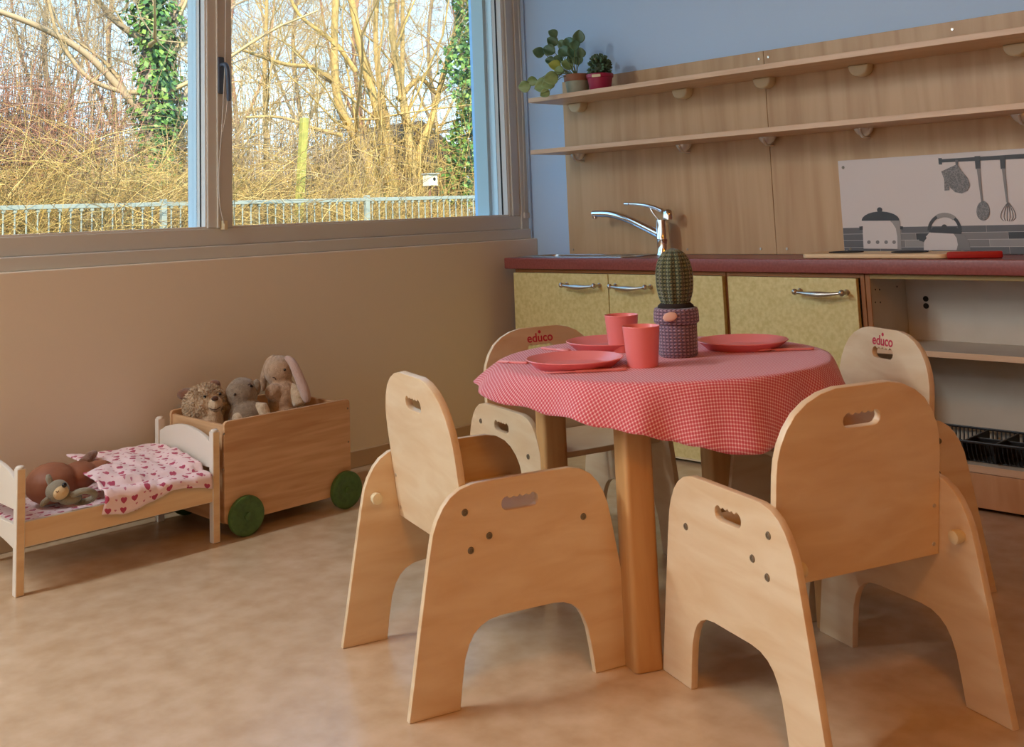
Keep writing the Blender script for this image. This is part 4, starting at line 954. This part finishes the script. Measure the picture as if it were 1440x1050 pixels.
tr1=tree('ivy_tree','tree trunk wrapped in green ivy in the left window pane',(X,ivb.y,GZ),[([(X,ivb.y,GZ)]+S([(214,260),(210,150),(212,60),(222,-60),(230,-200)],X),.17),
   (S([(212,175),(165,120),(120,75),(60,40),(-20,10),(-90,-5)],X),.06),(S([(205,130),(168,128),(125,110),(95,75),(78,40),(66,-10)],X),.04),(S([(210,60),(175,40),(145,10),(120,-30)],X),.06),(S([(218,90),(260,60),(300,10)],X),.05)],.15,V_grey,11,levels=4,kids=6)
rg=np.random.default_rng(21); iv=TM()
for i in range(5200):
    t=rg.uniform(0,1); px=214+ (8*math.sin(t*5)); py=290-420*t; c0=at(px,py,0,X); a=rg.uniform(0,2*PI); rad=(.12+.27*rg.uniform()**1.3*(1+.35*math.sin(t*23)))
    p=np.array([c0.x+rad*math.cos(a),c0.y+rad*math.sin(a),c0.z+rg.normal(0,.05)]); nn=np.array([math.cos(a),math.sin(a),.4])+rg.normal(0,.4,3); nn/=np.linalg.norm(nn); iv.leaf(p-np.array([X,ivb.y,GZ]),nn,.05*rg.uniform(.6,1.3),rg)
o=iv.build('ivy',V_ivy,tr1); o['kind']='stuff'
X=-12.5; b0=at(560,275,0,X)
tree('multi_stem_tree','many-stemmed golden barked tree filling the right window pane',(X,b0.y,GZ),[
  ([(X,b0.y-.4,GZ)]+S([(520,240),(498,190),(475,140),(470,60),(474,-40),(476,-160)],X),.105),
  ([(X,b0.y,GZ)]+S([(545,240),(532,160),(512,90),(496,10),(480,-90)],X),.11),
  ([(X,b0.y+.1,GZ)]+S([(548,200),(534,120),(528,40),(536,-60)],X),.08),
  ([(X,b0.y+.5,GZ)]+S([(580,235),(572,170),(558,90),(550,20),(562,-80)],X),.10),
  ([(X,b0.y+.5,GZ)]+S([(578,215),(566,150),(566,60),(566,-60)],X),.07),
  ([(X,b0.y+.9,GZ)]+S([(588,235),(606,170),(622,110),(640,40),(652,-60)],X),.08),
  (S([(560,140),(590,110),(612,130),(630,120)],X),.06),(S([(480,190),(440,180),(395,165),(345,165)],X),.04),(S([(478,120),(440,95),(400,90),(340,70)],X),.05),(S([(500,100),(470,60),(420,20),(400,-30)],X),.05)],
  .12,V_bark,12,levels=4,kids=6,spread=.7)
X=-14.5; b0=at(372,290,0,X)
tree('young_birch','slim pale tree just right of the window mullion',(X,b0.y,GZ),[([(X,b0.y,GZ)]+S([(374,200),(372,100),(375,0),(370,-120)],X),.06)],.06,V_bark,13,levels=3,kids=10)
for i,(px,lab) in enumerate(((-60,'bare grey tree at the far left edge of the window'),(70,'bare grey tree behind the reddish twigs'),(160,'bare grey tree behind the ivy trunk, to its left'),(250,'bare grey tree right behind the ivy trunk'),(330,'bare grey tree far behind the slim pale tree'),(420,'bare grey tree far behind the leaning post'),(505,'bare grey tree far behind the many-stemmed tree'),(610,'bare grey tree far behind the bird box'),(690,'bare grey tree at the right edge of the window'))):
    X=-17-1.3*(i%3); b0=at(px,300,0,X)
    tree('bare_tree',lab,(X,b0.y,GZ),[([(X,b0.y,GZ)]+S([(px+4,190),(px-8,60),(px+6,-80),(px,-240)],X),.07),(S([(px,180),(px-40,80),(px-60,-40)],X),.045),(S([(px,200),(px+45,90),(px+60,-60)],X),.045)],.12,V_grey if i%2 else V_red,30+i,levels=3,kids=11)
# ivy covered bush at the right edge
rg=np.random.default_rng(41); iv=TM()
X=-12.0
for i in range(9500):
    px=rg.normal(672,22); py=rg.uniform(-140,290); 
    if px<628+14*math.sin(py*.05)+ (0 if py<200 else -20): continue
    c0=at(px,py,0,X+rg.normal(0,.35)); nn=rg.normal(0,1,3)+[1,-.3,.4]; nn/=np.linalg.norm(nn); iv.leaf(np.array(c0),nn,.055*rg.uniform(.6,1.3),rg)
tag(iv.build('ivy_bush',V_ivy),'tall green ivy mass at the right edge of the window','shrub',kind='stuff')
# shed with a dark roof
a=at(520,275,0,-15.5); b2=at(655,275,0,-15.5); rz=at(590,170,0,-15.5).z; ez=at(530,228,0,-15.5).z
sh=empty('garden_shed',(-16.5,(a.y+b2.y)/2,GZ)); tag(sh,'dark roofed garden shed behind the many-stemmed tree','shed'); hw=(b2.y-a.y)/2
sm_=mat('shed_wood',(120,84,60),.8); 
nb=14
for k in range(nb): bx('wall_board',.9,1.0,-hw+2*hw*k/nb+.004,-hw+2*hw*(k+1)/nb-.004,0,ez-GZ,sm_,sh,0)
bx('shed_body',-1,.9,-hw,hw,0,ez-GZ,sm_,sh,0)
mb=MB(); H0=ez-GZ; H1=rz-GZ
mb.add([(1.15,-hw-.25,H0-.05),(1.15,hw+.25,H0-.05),(-1.15,hw+.25,H0-.05),(-1.15,-hw-.25,H0-.05),(1.15,0,H1),(-1.15,0,H1)],[(0,3,5,4),(1,4,5,2),(0,4,1),(2,5,3),(0,1,2,3)])
mb.build('roof',mat('dark_roof_felt',(70,62,60),.9,noise=((96,84,74),14,3,.4,.7)),sh)
# leaning post
p0=at(412,290,0,-8.6); p1=at(428,166,0,-8.6); 
t=MB(); d=(p1-Vector((p0.x,p0.y,GZ))); t.box(-.045,.045,-.045,.045,0,d.length,T(p0.x,p0.y,GZ)@d.to_track_quat('Z','Y').to_matrix().to_4x4())
tag(t.build('leaning_post',mat('mossy_wood',(158,152,74),.8,noise=((128,128,62),12,4,.4,.7)),None,bevel=.006),'yellow-green mossy wooden post leaning behind the fence','post')
# bird box
p0=at(605,253,0,-8.8); bbx=empty('bird_box',(p0.x,p0.y,p0.z)); tag(bbx,'small pale nest box on a pole above the fence','bird box'); wm=mat('pale_box',(214,204,176),.7)
bx('box_body',-.07,.07,-.085,.085,-.09,.08,wm,bbx,.003); bx('lid',-.09,.10,-.10,.10,.081,.10,mat('box_lid',(150,150,140),.7),bbx,.003)
MB().lathe([(0,0),(.026,0),(.026,.004),(0,.004)],16,T(.07,.02,.01)@RY(R(90))).build('entrance_hole',M['black'],bbx); bx('ledge',.07,.11,-.06,.06,-.085,-.075,wm,bbx,.001)
MB().tube([(-.02,0,GZ-p0.z),(-.02,0,-.09)],.02,8).build('pole',sm_,bbx,60)
# fence
FXX=-7.5; fm=mat('galvanised_rail',(138,146,136),.6,.0); fe=empty('railing_fence',(FXX,0,GZ)); tag(fe,'grey metal railing fence with thin vertical bars outside the window','fence')
FH=1.163-GZ
bx('top_rail',-.022,.022,1.0,15.0,FH-.045,FH,fm,fe,.004); bx('bottom_rail',-.018,.018,1.0,15.0,.14,.17,fm,fe,.003)
y=1.1; k=0; bar=None
while y<14.9:
    if bar is None: bar=MB().tube([(0,0,.155),(0,0,FH-.03)],.0085,8).build('bar',fm,fe,60)
    else: c=bar.copy(); COL.objects.link(c); bar_=c
    (bar if k==0 else bar_).location=(0,y,0); y+=.1085; k+=1
kn=None
for k in range(int(13.8/.1085)):
    yy=1.1+k*.1085
    if kn is None: kn=bx('knuckle',-.016,.016,-.016,.016,FH-.075,FH-.045,fm,fe,.003); o=kn
    else: o=kn.copy(); COL.objects.link(o)
    o.location=(0,yy,0)
for py in (2.6,5.35,8.07,10.8,13.5): bx('post',-.03,.03,py-.03,py+.03,0,FH+.03,fm,fe,.004)
